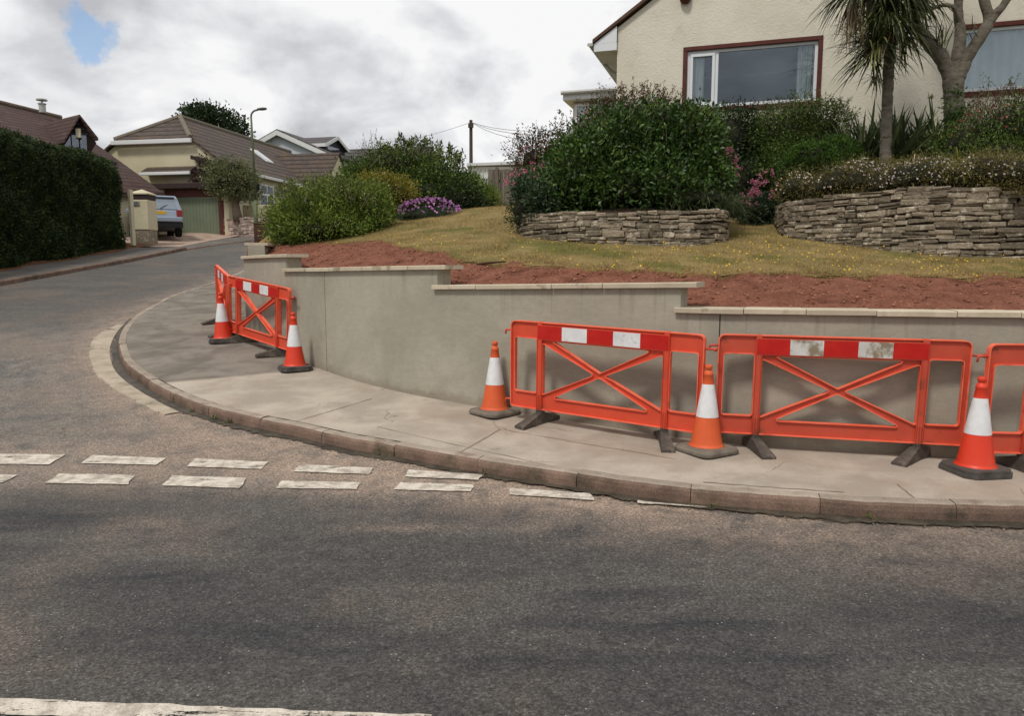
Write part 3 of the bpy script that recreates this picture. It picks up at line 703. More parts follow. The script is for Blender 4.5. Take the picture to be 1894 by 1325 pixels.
# ================================================================== RETAINING WALL
def render_mat():
    m, t, b, o = newmat('fresh cement render'); v = coord(t, True)
    c = mixc(t, mrange(t, noise(t, v, .9, 6, .6, .5), .36, .64), lin((150, 145, 130)), lin((164, 158, 143)))
    c = mixc(t, math_n(t, 'MULTIPLY', mrange(t, noise(t, v, 1.7, 7, .6, .4), .52, .7), .35), c, lin((138, 134, 116)))
    sm = N(t, 'ShaderNodeMapping'); sm.inputs['Scale'].default_value = (5, 5, .5); L(t, v, sm.inputs[0])
    c = mixc(t, math_n(t, 'MULTIPLY', mrange(t, noise(t, sm.outputs[0], 1.2, 6, .6), .5, .7), .25), c, lin((160, 152, 134)))
    c = mixc(t, 1., c, ramp(t, noise(t, v, 60, 4, .7), [(.3, .93), (.7, 1.06)]), 'MULTIPLY')
    # damp foot with soil splash, and thin runs below the coping
    ft = mrange(t, math_n(t, 'ADD', attr(t, 'hg'), math_n(t, 'MULTIPLY', math_n(t, 'SUBTRACT', noise(t, v, 3.5, 7, .65), .5), .35)), .0, .13, 1., 0.)
    c = mixc(t, math_n(t, 'MULTIPLY', ft, .45), c, lin((112, 98, 80)))
    sr = N(t, 'ShaderNodeMapping'); sr.inputs['Scale'].default_value = (9, 9, .35); L(t, v, sr.inputs[0])
    rn = math_n(t, 'MULTIPLY', mrange(t, noise(t, sr.outputs[0], 1.6, 5, .6), .56, .66), mrange(t, attr(t, 'ht'), .0, .5, 1., 0.))
    c = mixc(t, math_n(t, 'MULTIPLY', rn, .35), c, lin((116, 110, 94)))
    tw_ = N(t, 'ShaderNodeMapping'); tw_.inputs['Scale'].default_value = (1.2, 1.2, 4); tw_.inputs['Rotation'].default_value = (.2, .3, .1); L(t, v, tw_.inputs[0])
    c = mixc(t, 1., c, ramp(t, noise(t, tw_.outputs[0], 7, 6, .7, .8), [(.35, .94), (.65, 1.05)]), 'MULTIPLY')
    L(t, c, b.inputs['Base Color']); b.inputs['Roughness'].default_value = .85; b.inputs['Specular IOR Level'].default_value = .25
    pass
    sz = N(t, 'ShaderNodeSeparateXYZ'); L(t, v, sz.inputs[0])
    bump(t, b, math_n(t, 'ADD', noise(t, v, 30, 6, .7), math_n(t, 'MULTIPLY', noise(t, v, 3, 4), 1.5)), .2, .008)
    return m
M_rend = render_mat()
m_cop = mat('pale coping slab', (176, 164, 142), (196, 184, 162), 4, .85, .4, 60, .004, world=True, speck=.12, rnd=.08, c3=(146, 134, 112), c3scale=4, c3lo=.55)
TH = .23
wroot = empty('retaining_wall', tuple(Vector((WALLP[i2].x, WALLP[i2].y, H(WALLP[i2].y)))), 0, 'grey-green rendered retaining wall stepping down round the corner', 'wall')
W0 = Vector(wroot.location)
def walloff(i, o): p = WALLP[i]; n = perp(WALLP, i); return p+n*o
wb = MB()
joints = [s_at_px(602), s_at_px(1332)]
for a, b, z0, z1 in TOPS:
    cuts = sorted([a, b]+[j for j in joints if a < j < b])
    for ca_, cb_ in zip(cuts, cuts[1:]):
        r = []
        for i in range(ca_, cb_+1):
            zt = z0+(z1-z0)*(i-a)/(b-a)-.045; ext = 0
            q = walloff(i, 0); p = walloff(i, TH); tdir = perp(WALLP, i); tdir = Vector((tdir.y, -tdir.x, 0))
            e = tdir*(.007 if (i == ca_ and ca_ in joints) else (-.0 if i != cb_ else (-.004 if cb_ in joints else 0)))
            zb = H(q.y)-.1
            r.append([(q.x+e.x-W0.x, q.y+e.y-W0.y, zb-W0.z)]+[(q.x+e.x-W0.x, q.y+e.y-W0.y, zb+(zt-zb)*f-W0.z) for f in (.33, .66, 1)]+[(p.x+e.x-W0.x, p.y+e.y-W0.y, zt-W0.z), (p.x+e.x-W0.x, p.y+e.y-W0.y, zb-W0.z)])
        wb.grid(r); nn = len(wb.v); m0 = 6; L_ = len(r)
        for q0 in (nn-m0*L_, nn-m0): wb.f.append(tuple(q0+q for q in range(m0))); wb.r.append(.5); wb.m.append(0)
# return run going back up the side road
r = []
RET = resample([Vector((-4.42, 12.52, 0)), Vector((-4.75, 14, 0)), Vector((-5.2, 16.2, 0))], .2)
zr = P(480, 449, 12.5).z
for i, p in enumerate(RET):
    n = perp(RET, i)*-1; q = p+n*.27; zt = zr-.045; zb = H(p.y)-.1
    r.append([(p.x-W0.x, p.y-W0.y, zb-W0.z), (p.x-W0.x, p.y-W0.y, zt-W0.z), (q.x-W0.x, q.y-W0.y, zt-W0.z), (q.x-W0.x, q.y-W0.y, zb-W0.z)])
wb.grid(r); nn = len(wb.v); wb.f.append((nn-4*len(r), nn-4*len(r)+1, nn-4*len(r)+2, nn-4*len(r)+3)); wb.r.append(.5); wb.m.append(0)
wo_ = wb.build('rendered_wall', M_rend, wroot)
hg_ = [v[2]+W0.z-H(v[1]+W0.y) for v in wb.v]; add_vattr(wo_, 'hg', hg_); add_vattr(wo_, 'ht', [walltop_x(v[0]+W0.x)-v[2]-W0.z for v in wb.v])
jm = MB(); m_jo = mat('movement joint filler', (58, 56, 52))
for j in joints:
    q = walloff(j, .006); p = walloff(j, .03); z1 = walltop_x(q.x)-.06
    jm.slab([(q.x-.004-W0.x, q.y-W0.y, H(q.y)-W0.z), (q.x+.006-W0.x, q.y-W0.y, H(q.y)-W0.z), (q.x+.006-W0.x, q.y-W0.y, z1-W0.z), (q.x-.004-W0.x, q.y-W0.y, z1-W0.z)], (0, .02, 0))
jm.build('movement_joint', m_jo, wroot)
def coping(curve, i0, i1_, z0, z1, zt_i0, zt_i1, lens, fr=-.045, bk=TH+.05, first=False):
    i = i0; k = 0
    while i < i1_:
        j = min(i+lens[k % len(lens)], i1_); 
        if i1_-j < 5: j = i1_
        cb = MB(); cb.cr = random.random(); rows_ = []; dz = random.uniform(-.003, .004)
        for q in range(i, j+1):
            n = perp(curve, q); p = curve[q]; t_ = Vector((n.y, -n.x, 0))*(.004 if q == i else (-.003 if q == j else 0)); p = p+t_
            z = z0+(z1-z0)*(q-zt_i0)/(zt_i1-zt_i0)+dz; sgn = 1
            rows_.append([((p+n*o*sgn).x-W0.x, (p+n*o*sgn).y-W0.y, z+h-W0.z) for o, h in ((fr, -.045), (fr-.002, -.006), (fr+.006, 0), (bk-.006, 0), (bk, -.006), (bk, -.045), (fr, -.045))])
        cb.grid(rows_); nn = len(cb.v)
        for q0 in (nn-7*len(rows_), nn-7): cb.f.append(tuple(q0+q for q in range(6))); cb.r.append(cb.cr); cb.m.append(0)
        cb.build('coping', m_cop, wroot); i = j; k += 1
for t_i, (a, b, z0, z1) in enumerate(TOPS):
    st = max(0, a-1); en = min(len(WALLP)-1, b+(3 if t_i < 3 else 0))
    coping(WALLP, st, en, z0, z1, a, b, {0: (14, 20), 1: (16, 13, 15), 2: (12, 18, 11, 14), 3: (12, 10, 11, 12, 9)}[t_i])
_s = perp; RR_ = [p for p in RET][::-1]
coping(RR_, 0, len(RR_)-1, zr, zr, 0, 1, (4, 4), fr=-.05, bk=.32)
# ================================================================== BARRIERS
def orange(name, c1, c2, rough=.45, dirt=(158, 74, 52), dl=.55):
    return mat(name, c1, c2, 2.5, rough, .15, 30, .003, spec=.35, c3=dirt, c3scale=4.5, c3lo=dl, c3hi=dl+.2)
m_or1 = orange('vivid orange plastic', (196, 68, 44), (208, 80, 54)); m_or2 = orange('scuffed orange plastic', (178, 68, 48), (192, 80, 58), .5, (120, 66, 46), .54)  # one vivid orange, one duller and scuffed
m_white = mat('white reflective sheeting', (205, 205, 205), (220, 220, 220), 8, .35, spec=.4, c3=(165, 155, 140), c3scale=6, c3lo=.58)
m_whiteg = mat('grimy white sheeting', (190, 186, 180), (205, 202, 196), 8, .45, spec=.3, c3=(136, 122, 102), c3scale=7, c3lo=.48, c3hi=.62)
m_red = mat('red reflective sheeting', (176, 24, 20), (190, 34, 26), 8, .35, spec=.4, c3=(140, 40, 30), c3scale=6)
m_rub = mat('grey recycled plastic foot', (66, 60, 55), (92, 84, 76), 9, .85, .6, 60, .006, speck=.25, c3=(118, 108, 96), c3scale=6, c3lo=.56)
m_blackr = mat('black recycled rubber', (62, 59, 56), (88, 83, 78), 9, .75, .4, 60, .005, speck=.2, c3=(96, 88, 80), c3scale=7, c3lo=.6)
def ccw(poly):
    a = sum(poly[i][0]*poly[(i+1) % len(poly)][1]-poly[(i+1) % len(poly)][0]*poly[i][1] for i in range(len(poly)))
    return poly if a > 0 else poly[::-1]
def rpoly(pts, r, n=5):
    pts = ccw(pts); out = []; m = len(pts)
    for i in range(m):
        a, b, c = Vector(pts[i-1]), Vector(pts[i]), Vector(pts[(i+1) % m]); rr_ = r[i] if isinstance(r, (list, tuple)) else r
        u, v = (a-b).normalized(), (c-b).normalized()
        if rr_ <= 0: out.append(tuple(b)); continue
        ang = u.angle(v); t_ = min(rr_/math.tan(ang/2), (a-b).length*.45, (c-b).length*.45)
        p0, p1 = b+u*t_, b+v*t_
        for k in range(n+1):
            s = k/n; out.append(tuple(p0*(1-s)**2+b*2*s*(1-s)+p1*s*s))
    return out
def offset_poly(poly, d):
    out = []; m = len(poly)
    for i in range(m):
        a, b, c = Vector(poly[i-1]), Vector(poly[i]), Vector(poly[(i+1) % m]); e1, e2 = (b-a), (c-b)
        if e1.length < 1e-6: e1 = e2
        if e2.length < 1e-6: e2 = e1
        n1_, n2_ = Vector((e1.y, -e1.x)).normalized(), Vector((e2.y, -e2.x)).normalized(); nn = (n1_+n2_)
        nn = nn/max(.3, nn.length_squared)*2*.5*2 if nn.length > 0 else n1_
        nn = (n1_+n2_).normalized(); out.append(tuple(b+nn*d))
    return out
def flat_holes(mb, outer, holes, y0, y1, X=lambda x, y, z: (x, y, z)):
    loops = [outer]+holes; v2 = [p for l in loops for p in l]; tr = tessellate_polygon([[Vector((p[0], p[1], 0)) for p in l] for l in loops])
    n = len(v2); mb.add([X(p[0], y0, p[1]) for p in v2]+[X(p[0], y1, p[1]) for p in v2], [tuple(t) for t in tr]+[tuple(i+n for i in t[::-1]) for t in tr])
def lip(mb, loop, w_, y0, y1, X=lambda x, y, z: (x, y, z)):
    o = offset_poly(loop, w_); m = len(loop); vs = [X(p[0], y0, p[1]) for p in loop]+[X(p[0], y0, p[1]) for p in o]+[X(p[0], y1, p[1]) for p in loop]+[X(p[0], y1, p[1]) for p in o]
    fs = []
    for i in range(m):
        j = (i+1) % m
        fs += [(i, j, m+j, m+i), (2*m+i, 3*m+i, 3*m+j, 2*m+j), (i, 2*m+i, 2*m+j, j), (m+i, m+j, 3*m+j, 3*m+i)]
    mb.add(vs, fs)
m_edge = mat('painted plastic edge highlight', (226, 92, 62), (236, 116, 88), 6, .5, c3=(190, 84, 58), c3scale=5)  # paler orange paints in the light caught by the rims
def make_barrier(morange, mwhite, Wd=1.95):
    hw = Wd/2; z0, z1 = .135, 1.0; b_, t_ = .30, .835       # openings between these heights
    px_ = hw-.31; pw = .055
    outer = rpoly([(-hw, z0), (hw, z0), (hw, z1), (-hw, z1)], [.03, .03, .06, .06])
    slotL = rpoly([(-hw+.05, b_), (-px_-.012, b_), (-px_-.012, t_), (-hw+.05, t_)], .025)
    slotR = rpoly([(px_+.012, b_), (hw-.05, b_), (hw-.05, t_), (px_+.012, t_)], .025)
    iw = px_-pw; zt, zb = .815, .27; zc = (zt+zb)/2; g = .021
    sl = (zt-zb)/2/iw; 
    top = rpoly([(-iw+.11, zt+.005), (iw-.11, zt+.005), (0, zc+g*1.1)], [.015, .015, .004])
    bot = rpoly([(-iw+.11, zb-.005), (iw-.11, zb-.005), (0, zc-g*1.1)], [.015, .015, .03])
    lef = rpoly([(-iw, zt-.022), (-iw, zb+.022), (-.055, zc)], [.01, .01, .02]); rig = rpoly([(iw, zt-.022), (iw, zb+.022), (.055, zc)], [.01, .01, .02])
    holes = [slotL, slotR, top, bot, lef, rig]
    mb = MB(); flat_holes(mb, outer, holes, -.005, .005)
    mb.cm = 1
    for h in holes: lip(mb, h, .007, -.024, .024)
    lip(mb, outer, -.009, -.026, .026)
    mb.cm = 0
    for s in (-1, 1):        # hollow posts with twin ribs
        xa = s*(px_-pw+.006); xb = s*(px_+.002); x0, x1 = min(xa, xb), max(xa, xb)
        mb.cbox((x0, -.030, z0-.006), (x1, .030, z1+.003), .006)
        for q in (.28, .66): xr = x0+(x1-x0)*q; mb.cbox((xr-.005, -.041, z0-.004), (xr+.005, -.028, .29), .003)
        for sx in (x0-.003, x1-.003): mb.cbox((sx, -.036, z0), (sx+.006, .036, .83), .002)
        mb.box((s*hw*.93-.003 , -.0262, .955), (s*hw*.93+.003, -.0245, .965))
    # coupling hooks: pins out of the left end, eyes on the right
    root = empty('safety_barrier', (0, 0, 0))
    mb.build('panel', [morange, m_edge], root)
    for zz_ in (.90, .20):
        hb = MB(); hb.tube([(-hw+.01, 0, zz_), (-hw-.06, 0, zz_), (-hw-.07, 0, zz_-.005), (-hw-.072, 0, zz_-.045)], [.010, .010, .010, .008], 8); hb.build('coupling_hook', morange, root, smooth=True)
        hb = MB(); hb.tube([(hw-.01, 0, zz_-.02), (hw+.07, 0, zz_-.02), (hw+.10, 0, zz_-.02)], [.010, .011, .021], 8); hb.build('coupling_eye', morange, root, smooth=True)
    # sheeting: five pieces along the top rail, on both faces
    x0 = -px_+.004; st = 2*(px_-.004)/5
    for k in range(5):
        s_ = MB()
        for yy in (-.0335, .0325):
            s_.box((x0+k*st+.001, yy, .838), (x0+(k+1)*st-.001, yy+.001, .968))
        if k == 0: pass
        s_.build('reflective_strip', mwhite if k % 2 else m_red, root)
    rb = MB(); rb.box((-px_, -.032, .832), (px_, .032, .975)); rb.build('strip_backing', morange, root)
    for s in (-1, 1):
        f = MB(); x = s*(px_-pw/2+.002)
        f.cbox((x-.032, -.035, .06), (x+.032, .035, .145), .006)
        f.quadbox([(x-.06, -.31, 0), (x+.06, -.31, 0), (x+.042, 0, 0), (x-.042, 0, 0)], [(x-.06, -.31, .02), (x+.06, -.31, .02), (x+.034, -.02, .11), (x-.034, -.02, .11)])
        f.quadbox([(x-.04, 0, 0), (x+.04, 0, 0), (x+.06, .31, 0), (x-.06, .31, 0)], [(x-.034, .02, .11), (x+.034, .02, .11), (x+.06, .31, .02), (x-.06, .31, .02)])
        f.quadbox([(x-.034, -.02, .02), (x+.034, -.02, .02), (x+.034, .02, .02), (x-.034, .02, .02)], [(x-.034, -.02, .11), (x+.034, -.02, .11), (x+.034, .02, .11), (x-.034, .02, .11)])
        f.v = [(a-x, b, c) for a, b, c in f.v]
        fo = f.build('foot', m_rub, root); fo.location = (x, 0, 0)
    return root
def place_barrier(o, a, b, tilt=0, label='', group='orange barriers along the pavement', feet=(0, 0)):
    """a, b = ground points under the two ends"""
    mid = (a+b)/2; o.location = mid; ang = math.atan2(b.y-a.y, b.x-a.x); pit = math.atan2(b.z-a.z, (b-a).to_2d().length)
    o.rotation_euler = (tilt, -pit, ang); tag(o, label, 'safety barrier', group)
    fs = [c for c in o.children if c.name.startswith('foot')]
    for f, r_ in zip(fs, feet): f.rotation_euler = (0, 0, math.radians(r_))
Z_ = lambda x, y: Vector((x, y, H(y)+.002))
def gp(px, py): return G(px, py, KH)
b1 = make_barrier(m_or1, m_white, 1.95)
fa, fb = gp(986, 790), gp(1226, 827)       # foot centres
def from_feet(fa, fb, Wd=1.95):
    d = (fb-fa); d.z = 0; L0 = d.length; d.normalize(); mid = (fa+fb)/2
    a = mid-d*Wd/2; b = mid+d*Wd/2; return Z_(a.x, a.y), Z_(b.x, b.y)
def ends(pa, pb, da, Wd):
    """left end seen at pixel column pa at distance da, right end on column pb, exactly Wd long"""
    A = P(pa, 600, da); lo, hi = da-1.9, da
    best = None
    for k in range(400):
        d = da-1.94+k*.0097*1.0; B = P(pb, 600, d); e = abs((B-A).to_2d().length-Wd)
        if d > da-1.25 and d < da and (best is None or e < best[0]): best = (e, B)
    B = best[1]; return Z_(A.x, A.y), Z_(B.x, B.y)
a_, b_ = ends(946, 1303, 7.35, 1.95)
place_barrier(b1, a_, b_, math.radians(2), 'bright orange plastic barrier directly right of the cone beside the stepped wall', feet=(-10, 28))
a2, b2_ = ends(1328, 1796, 6.36, 1.95)
bb2 = make_barrier(m_or2, m_whiteg, 1.95)
place_barrier(bb2, a2, b2_, math.radians(2), 'scuffed orange barrier with grimy white strips between two cones at the right', feet=(18, -38))
B3 = copy_tree(bb2)
d3 = Vector((1.93, -.20, 0)); s3 = P(1828, 600, 5.72); s3 = Z_(s3.x, s3.y); e3 = s3+d3; e3.z = H(e3.y)
place_barrier(B3, s3, e3, math.radians(2), 'orange barrier cut off by the right edge of the picture', feet=(15, 0))
B4 = copy_tree(b1)
eL, eR = ends(428, 527, 11.5, 1.95)
place_barrier(B4, eL, eR, 0, 'orange barrier across the left footway, between two cones', 'orange barriers across the left footway', feet=(-25, -30))
B5 = copy_tree(b1)
e5 = eL+Vector((-.03, .05, 0)); s5 = P(404, 600, 13.3); s5.z = H(s5.y)
place_barrier(B5, s5, e5, 0, 'orange barrier seen nearly edge-on behind the far left cone', 'orange barriers across the left footway', feet=(10, 12))
# ================================================================== CONES
def make_cone(morange, mwhite, mbase, kind):
    root = empty('traffic_cone', (0, 0, 0))
    def rad(z): return .134-(z-.06)*(.134-.028)/(.72-.06)
    lo = MB(); lo.lathe([(.150, .052), (.152, .060), (.138, .068), (.133, .082), (rad(.14), .14), (rad(.312), .312)], 32, cap=False); lo.build('lower_body', morange, root, smooth=True)
    slv = MB(); slv.lathe([(rad(.308)+.0012, .3095), (rad(.45)+.0025, .45), (rad(.588)+.0012, .588)], 32, cap=False); slv.build('reflective_sleeve', mwhite, root, smooth=True)
    up = MB(); up.lathe([(rad(.586), .586), (rad(.66), .66), (rad(.664)+.004, .664), (rad(.67)+.004, .675), (rad(.70), .70), (.024, .702), (.022, .712), (.030, .716), (.031, .745), (.024, .752), (.020, .744), (.018, .72)], 32, cap=False); up.build('upper_body', morange, root, smooth=True)
    bs = MB()
    if kind == 'octagon':
        def octo(h, c): return [(h-c, -h), (h, -h+c), (h, h-c), (h-c, h), (-h+c, h), (-h, h-c), (-h, -h+c), (-h+c, -h)]
        bs.slab([(x, y, .0) for x, y in octo(.205, .065)], (0, 0, .030)); bs.slab([(x, y, .031) for x, y in octo(.193, .06)], (0, 0, .022))
        bs.lathe([(.165, .053), (.152, .060)], 32)
    else:
        pr = rpoly([(-.21, -.21), (.21, -.21), (.21, .21), (-.21, .21)], .085, 6); rows_ = []
        for s, z in ((.96, 0), (1, .012), (1, .032), (.93, .05), (.78, .058)): rows_.append([(x*s, y*s, z) for x, y in pr]+[(pr[0][0]*s, pr[0][1]*s, z)])
        bs.grid(rows_); bs.slab([(x*.78, y*.78, .0575) for x, y in pr], (0, 0, .0005))
    bs.build('base', mbase, root, smooth=False); return root
m_co_new = orange('bright cone plastic', (206, 56, 32), (216, 66, 40)); m_co_old = orange('faded cone plastic', (200, 84, 42), (212, 96, 52), .6, (176, 104, 66), .55)
m_greyb = mat('weathered grey cone base', (98, 90, 80), (122, 113, 101), 9, .9, .6, 50, .006, speck=.2)
cn = make_cone(m_co_new, m_white, m_blackr, 'octagon'); cf = make_cone(m_co_old, m_white, m_greyb, 'round')
def place_cone(o, px, py, rz, label, tilt=(0, 0), sc_=1.0):
    p = gp(px, py); o.location = p+Vector((0, 0, .002)); o.rotation_euler = (tilt[0], tilt[1], math.radians(rz)); o.scale = (sc_,)*3; tag(o, label, 'traffic cone', 'traffic cones by the wall')
place_cone(cn, 1803, 874, 8, 'bright orange-red cone with black octagonal base at the far right')
place_cone(cf, 1306, 836, 30, 'faded orange cone with chunky grey base between the two front barriers')
c3 = copy_tree(cf); place_cone(c3, 915, 766, 42, 'faded orange cone standing alone by the stepped wall, left of a barrier', (0, math.radians(.5)))
c4 = copy_tree(cn); place_cone(c4, 546, 684, 25, 'bright orange cone in front of the left footway barrier, nearest the wall')
c5 = copy_tree(cn); place_cone(c5, 413, 632, 20, 'shadowed orange cone on the left footway, partly behind a barrier', (0, math.radians(-1)))
# small dark sandbag-like weights left behind the left barriers
wgt = make_cone(m_co_new, m_white, m_blackr, 'octagon') if False else None
# ================================================================== STONE PLANTERS
m_stone = mat('lichened limestone', (142, 130, 112), (112, 100, 84), 9, .92, 1., 16, .05, world=True, speck=.25, speck_scale=70, rnd=.38, c3=(176, 166, 148), c3scale=9, c3lo=.52, c3hi=.66, spec=.15)
m_gap = mat('dark earth joints', (50, 40, 32), (38, 32, 26), 10, 1)  # dark backing that fills the joints between stones
m_earth = mat('planter earth', (70, 52, 38), (54, 42, 30), 6, 1, .8, 30, .03)
def stone_wall_mesh(path, zbot, ztop_, hr=(.038, .09), lr=(.08, .28), lean=.04):
    mb = MB(); A = np.array([[p.x, p.y] for p in path]); s = np.r_[0, np.cumsum(np.linalg.norm(np.diff(A, axis=0), axis=1))]; Ltot = s[-1]
    def at(u): return float(np.interp(u, s, A[:, 0])), float(np.interp(u, s, A[:, 1]))
    u0 = 0; cols_ = []
    zmin_ = min(zbot(*at(u)) for u in np.linspace(0, Ltot, 20))-.05; z = zmin_
    while z < ztop_-.01:
        h = random.uniform(*hr); h = min(h, ztop_+.02-z)
        if h < .025: break
        u = random.uniform(-.2, 0)
        while u < Ltot:
            l = random.uniform(*lr)*(1.3 if h > .06 else 1); a, b = max(u, 0), min(u+l-.005, Ltot)
            if b-a > .03:
                xa, ya = at(a); xb, yb_ = at(b); zb_ = zbot((xa+xb)/2, (ya+yb_)/2)
                if z+h > zb_-.06:
                    dx, dy = xb-xa, yb_-ya; ll = math.hypot(dx, dy); ang = math.atan2(dy, dx)
                    wav = .022*math.sin(u*1.9+z*7)+.010*math.sin(u*5.7+z*4)
                    M = Matrix.Translation(((xa+xb)/2, (ya+yb_)/2, z+h/2+wav))@Matrix.Rotation(ang, 4, 'Z')@Matrix.Rotation(random.gauss(0, .025), 4, 'Y')
                    mb.cr = random.random(); o = random.uniform(-.014, .012)+lean*(z-zmin_); hh = h/2-random.uniform(.0, .005)
                    n0 = len(mb.v)
                    if h > .065 and random.random() < .35:
                        cut = random.uniform(-.4, .4)*hh; mb.cbox((-ll/2, o, -hh), (ll/2, .16, cut-.003), .007, M); mb.cr = random.random(); mb.cbox((-ll/2+random.uniform(0, .02), o+random.uniform(-.015, .015), cut+.003), (ll/2, .16, hh), .007, M)
                    else: mb.cbox((-ll/2, o, -hh), (ll/2, .16, hh), min(.014, hh*.45), M)
                    for q in range(n0, len(mb.v)):
                        v = mb.v[q]; mb.v[q] = (v[0]+random.uniform(-.010, .010), v[1]+random.uniform(-.010, .010), v[2]+random.uniform(-.009, .009))
            u += l
        z += h
    bk = MB(); r = []
    for k in range(0, len(path)):
        p = path[k]; n = perp(path, k); q = p+n*.05; r.append([(q.x, q.y, zmin_-.1), (q.x+n.x*.02, q.y+n.y*.02, ztop_-.03), (q.x+n.x*.2, q.y+n.y*.2, ztop_-.03)])
    bk.grid(r); return mb, bk
def planter(px_pts, tail0, tail1, zt, label):
    pts = [G(x, y, 0, gz) for x, y in px_pts]; pts = [Vector((*p, 0)) if len(p) == 2 else Vector((p[0], p[1], 0)) for p in tail0]+[Vector((p.x, p.y, 0)) for p in pts]+[Vector((p[0], p[1], 0)) for p in tail1]
    path = resample(pts, .06); mb, bk = stone_wall_mesh(path, gz, zt)
    root = empty('stone_planter', (0, 0, 0), 0, label, 'stone planter', 'dry-stone planters on the lawn')
    c = sum((Vector((p.x, p.y, 0)) for p in path), Vector())/len(path); base = Vector((c.x, c.y, gz(c.x, c.y))); root.location = base
    for m_ in (mb, bk): m_.v = [tuple(Vector(v)-base) for v in m_.v]
    mb.build('stone_wall', m_stone, root); bk.build('wall_core', m_gap, root)
    e = MB(); ring = [path[k]+perp(path, k)*.12 for k in range(0, len(path), 3)]; n = len(ring)
    vs = [(p.x-base.x, p.y-base.y, zt-.04-base.z) for p in ring]+[(p.x*.5+c.x*.5-base.x, p.y*.5+c.y*.5-base.y, zt+.08-base.z) for p in ring]+[(c.x-base.x, c.y-base.y, zt+.12-base.z)]
    e.add(vs, [(i, (i+1) % n, (i+1) % n+n, i+n) for i in range(n)]+[(i+n, (i+1) % n+n, 2*n) for i in range(n)])
    e.build('earth_fill', m_earth, root, smooth=True); return root
ZT1 = P(1200, 393, 10.75).z; ZT2 = 2.58
planter([(958, 434), (1000, 443), (1080, 450), (1150, 453), (1250, 455), (1320, 452), (1350, 442)], [(.5, 13.4), (.15, 12.6)], [(3.35, 12.4), (3.0, 13.4)], ZT1, 'low curved dry-stone planter under the big green laurel')
planter([(1444, 436), (1500, 446), (1584, 456), (1720, 472), (1894, 480)], [(5.3, 14.2), (4.6, 13.2)], [(7.1, 8.6), (8.3, 8.3), (9.3, 8.6)], ZT2, 'taller dry-stone planter with white daisies, under the palm')
# ================================================================== SHRUBS AND FLOWERS
lf_laurel = leafmat('laurel leaves', (34, 50, 20), (62, 88, 34), (110, 130, 58), .18, .45, .4)
lf_dark = leafmat('dark evergreen leaves', (26, 38, 20), (44, 62, 30), (72, 90, 46), .12, .5)
lf_mid = leafmat('mid green leaves', (46, 64, 26), (80, 102, 42), (130, 142, 68), .25, .5)
lf_bright = leafmat('fresh green leaves', (56, 76, 28), (104, 124, 48), (156, 160, 78), .3, .5)
lf_box = leafmat('box leaves', (42, 64, 24), (68, 96, 34), (98, 122, 50), .15, .5)
lf_yel = leafmat('variegated yellow leaves', (84, 92, 36), (134, 128, 52), (178, 146, 62), .3, .5)
lf_red = leafmat('reddish shrub leaves', (48, 50, 28), (78, 70, 36), (120, 62, 48), .2, .5)
lf_olive = leafmat('olive leaves', (74, 82, 52), (112, 118, 76), (146, 148, 104), .2, .6)
lf_purple = leafmat('dark purple leaves', (44, 28, 28), (64, 40, 36), (70, 66, 40), .15, .5)
lf_gg = leafmat('grey green leaves', (46, 62, 46), (70, 90, 62), (98, 112, 80), .2, .55)
lf_grass = leafmat('strap leaves', (66, 76, 32), (112, 120, 50), (160, 152, 76), .25, .6)
fl_pink = leafmat('pink petals', (150, 70, 98), (176, 96, 120), (196, 128, 146), .3)
fl_mag = leafmat('purple daisy petals', (150, 78, 150), (186, 118, 184), (214, 160, 206), .3)
fl_white = leafmat('white daisy petals', (196, 188, 178), (222, 214, 204), (214, 176, 176), .2)
fl_redf = leafmat('red bells', (120, 26, 30), (150, 44, 44), (168, 70, 66), .2)
def flowers(root, pts, r, m, name='flowers', petals=5, n_each=1, spread=.0):
    V_, F_, rn_ = [], [], []; off = root.location
    for p in pts:
        for _ in range(n_each):
            q = Vector(p)-off+Vector((random.gauss(0, spread), random.gauss(0, spread), random.gauss(0, spread)))
            nd = Vector((random.gauss(0, .5), -1+random.gauss(0, .4), random.gauss(.5, .5))).normalized(); a = nd.orthogonal().normalized(); b = nd.cross(a); rr_ = r*random.uniform(.7, 1.2); c = random.random()
            for k in range(petals):
                t0, t1 = 2*math.pi*k/petals, 2*math.pi*(k+.8)/petals; i0 = len(V_)
                V_ += [q, q+(a*math.cos(t0)+b*math.sin(t0))*rr_+nd*.1*rr_, q+(a*math.cos((t0+t1)/2)+b*math.sin((t0+t1)/2))*rr_*1.15, q+(a*math.cos(t1)+b*math.sin(t1))*rr_+nd*.1*rr_]
                F_.append((i0, i0+1, i0+2, i0+3)); rn_.append(c)
    return tag(np_mesh(name, np.array([tuple(v) for v in V_]), np.array(F_), np.array(rn_), m, root), kind='stuff')
def surf_pts(blobs, n, up=0.0, front=-.1):
    out = []; B = [Vector(b[:3]) for b in blobs]
    while len(out) < n:
        b = random.choice(blobs); d = Vector((random.gauss(0, 1), random.gauss(0, 1), random.gauss(0, 1))).normalized()
        if d.y > .3 or d.z < up: continue
        out.append(Vector((b[0]+d.x*b[3]*1.05, b[1]+d.y*b[4]*1.05, b[2]+d.z*b[5]*1.05)))
    return out
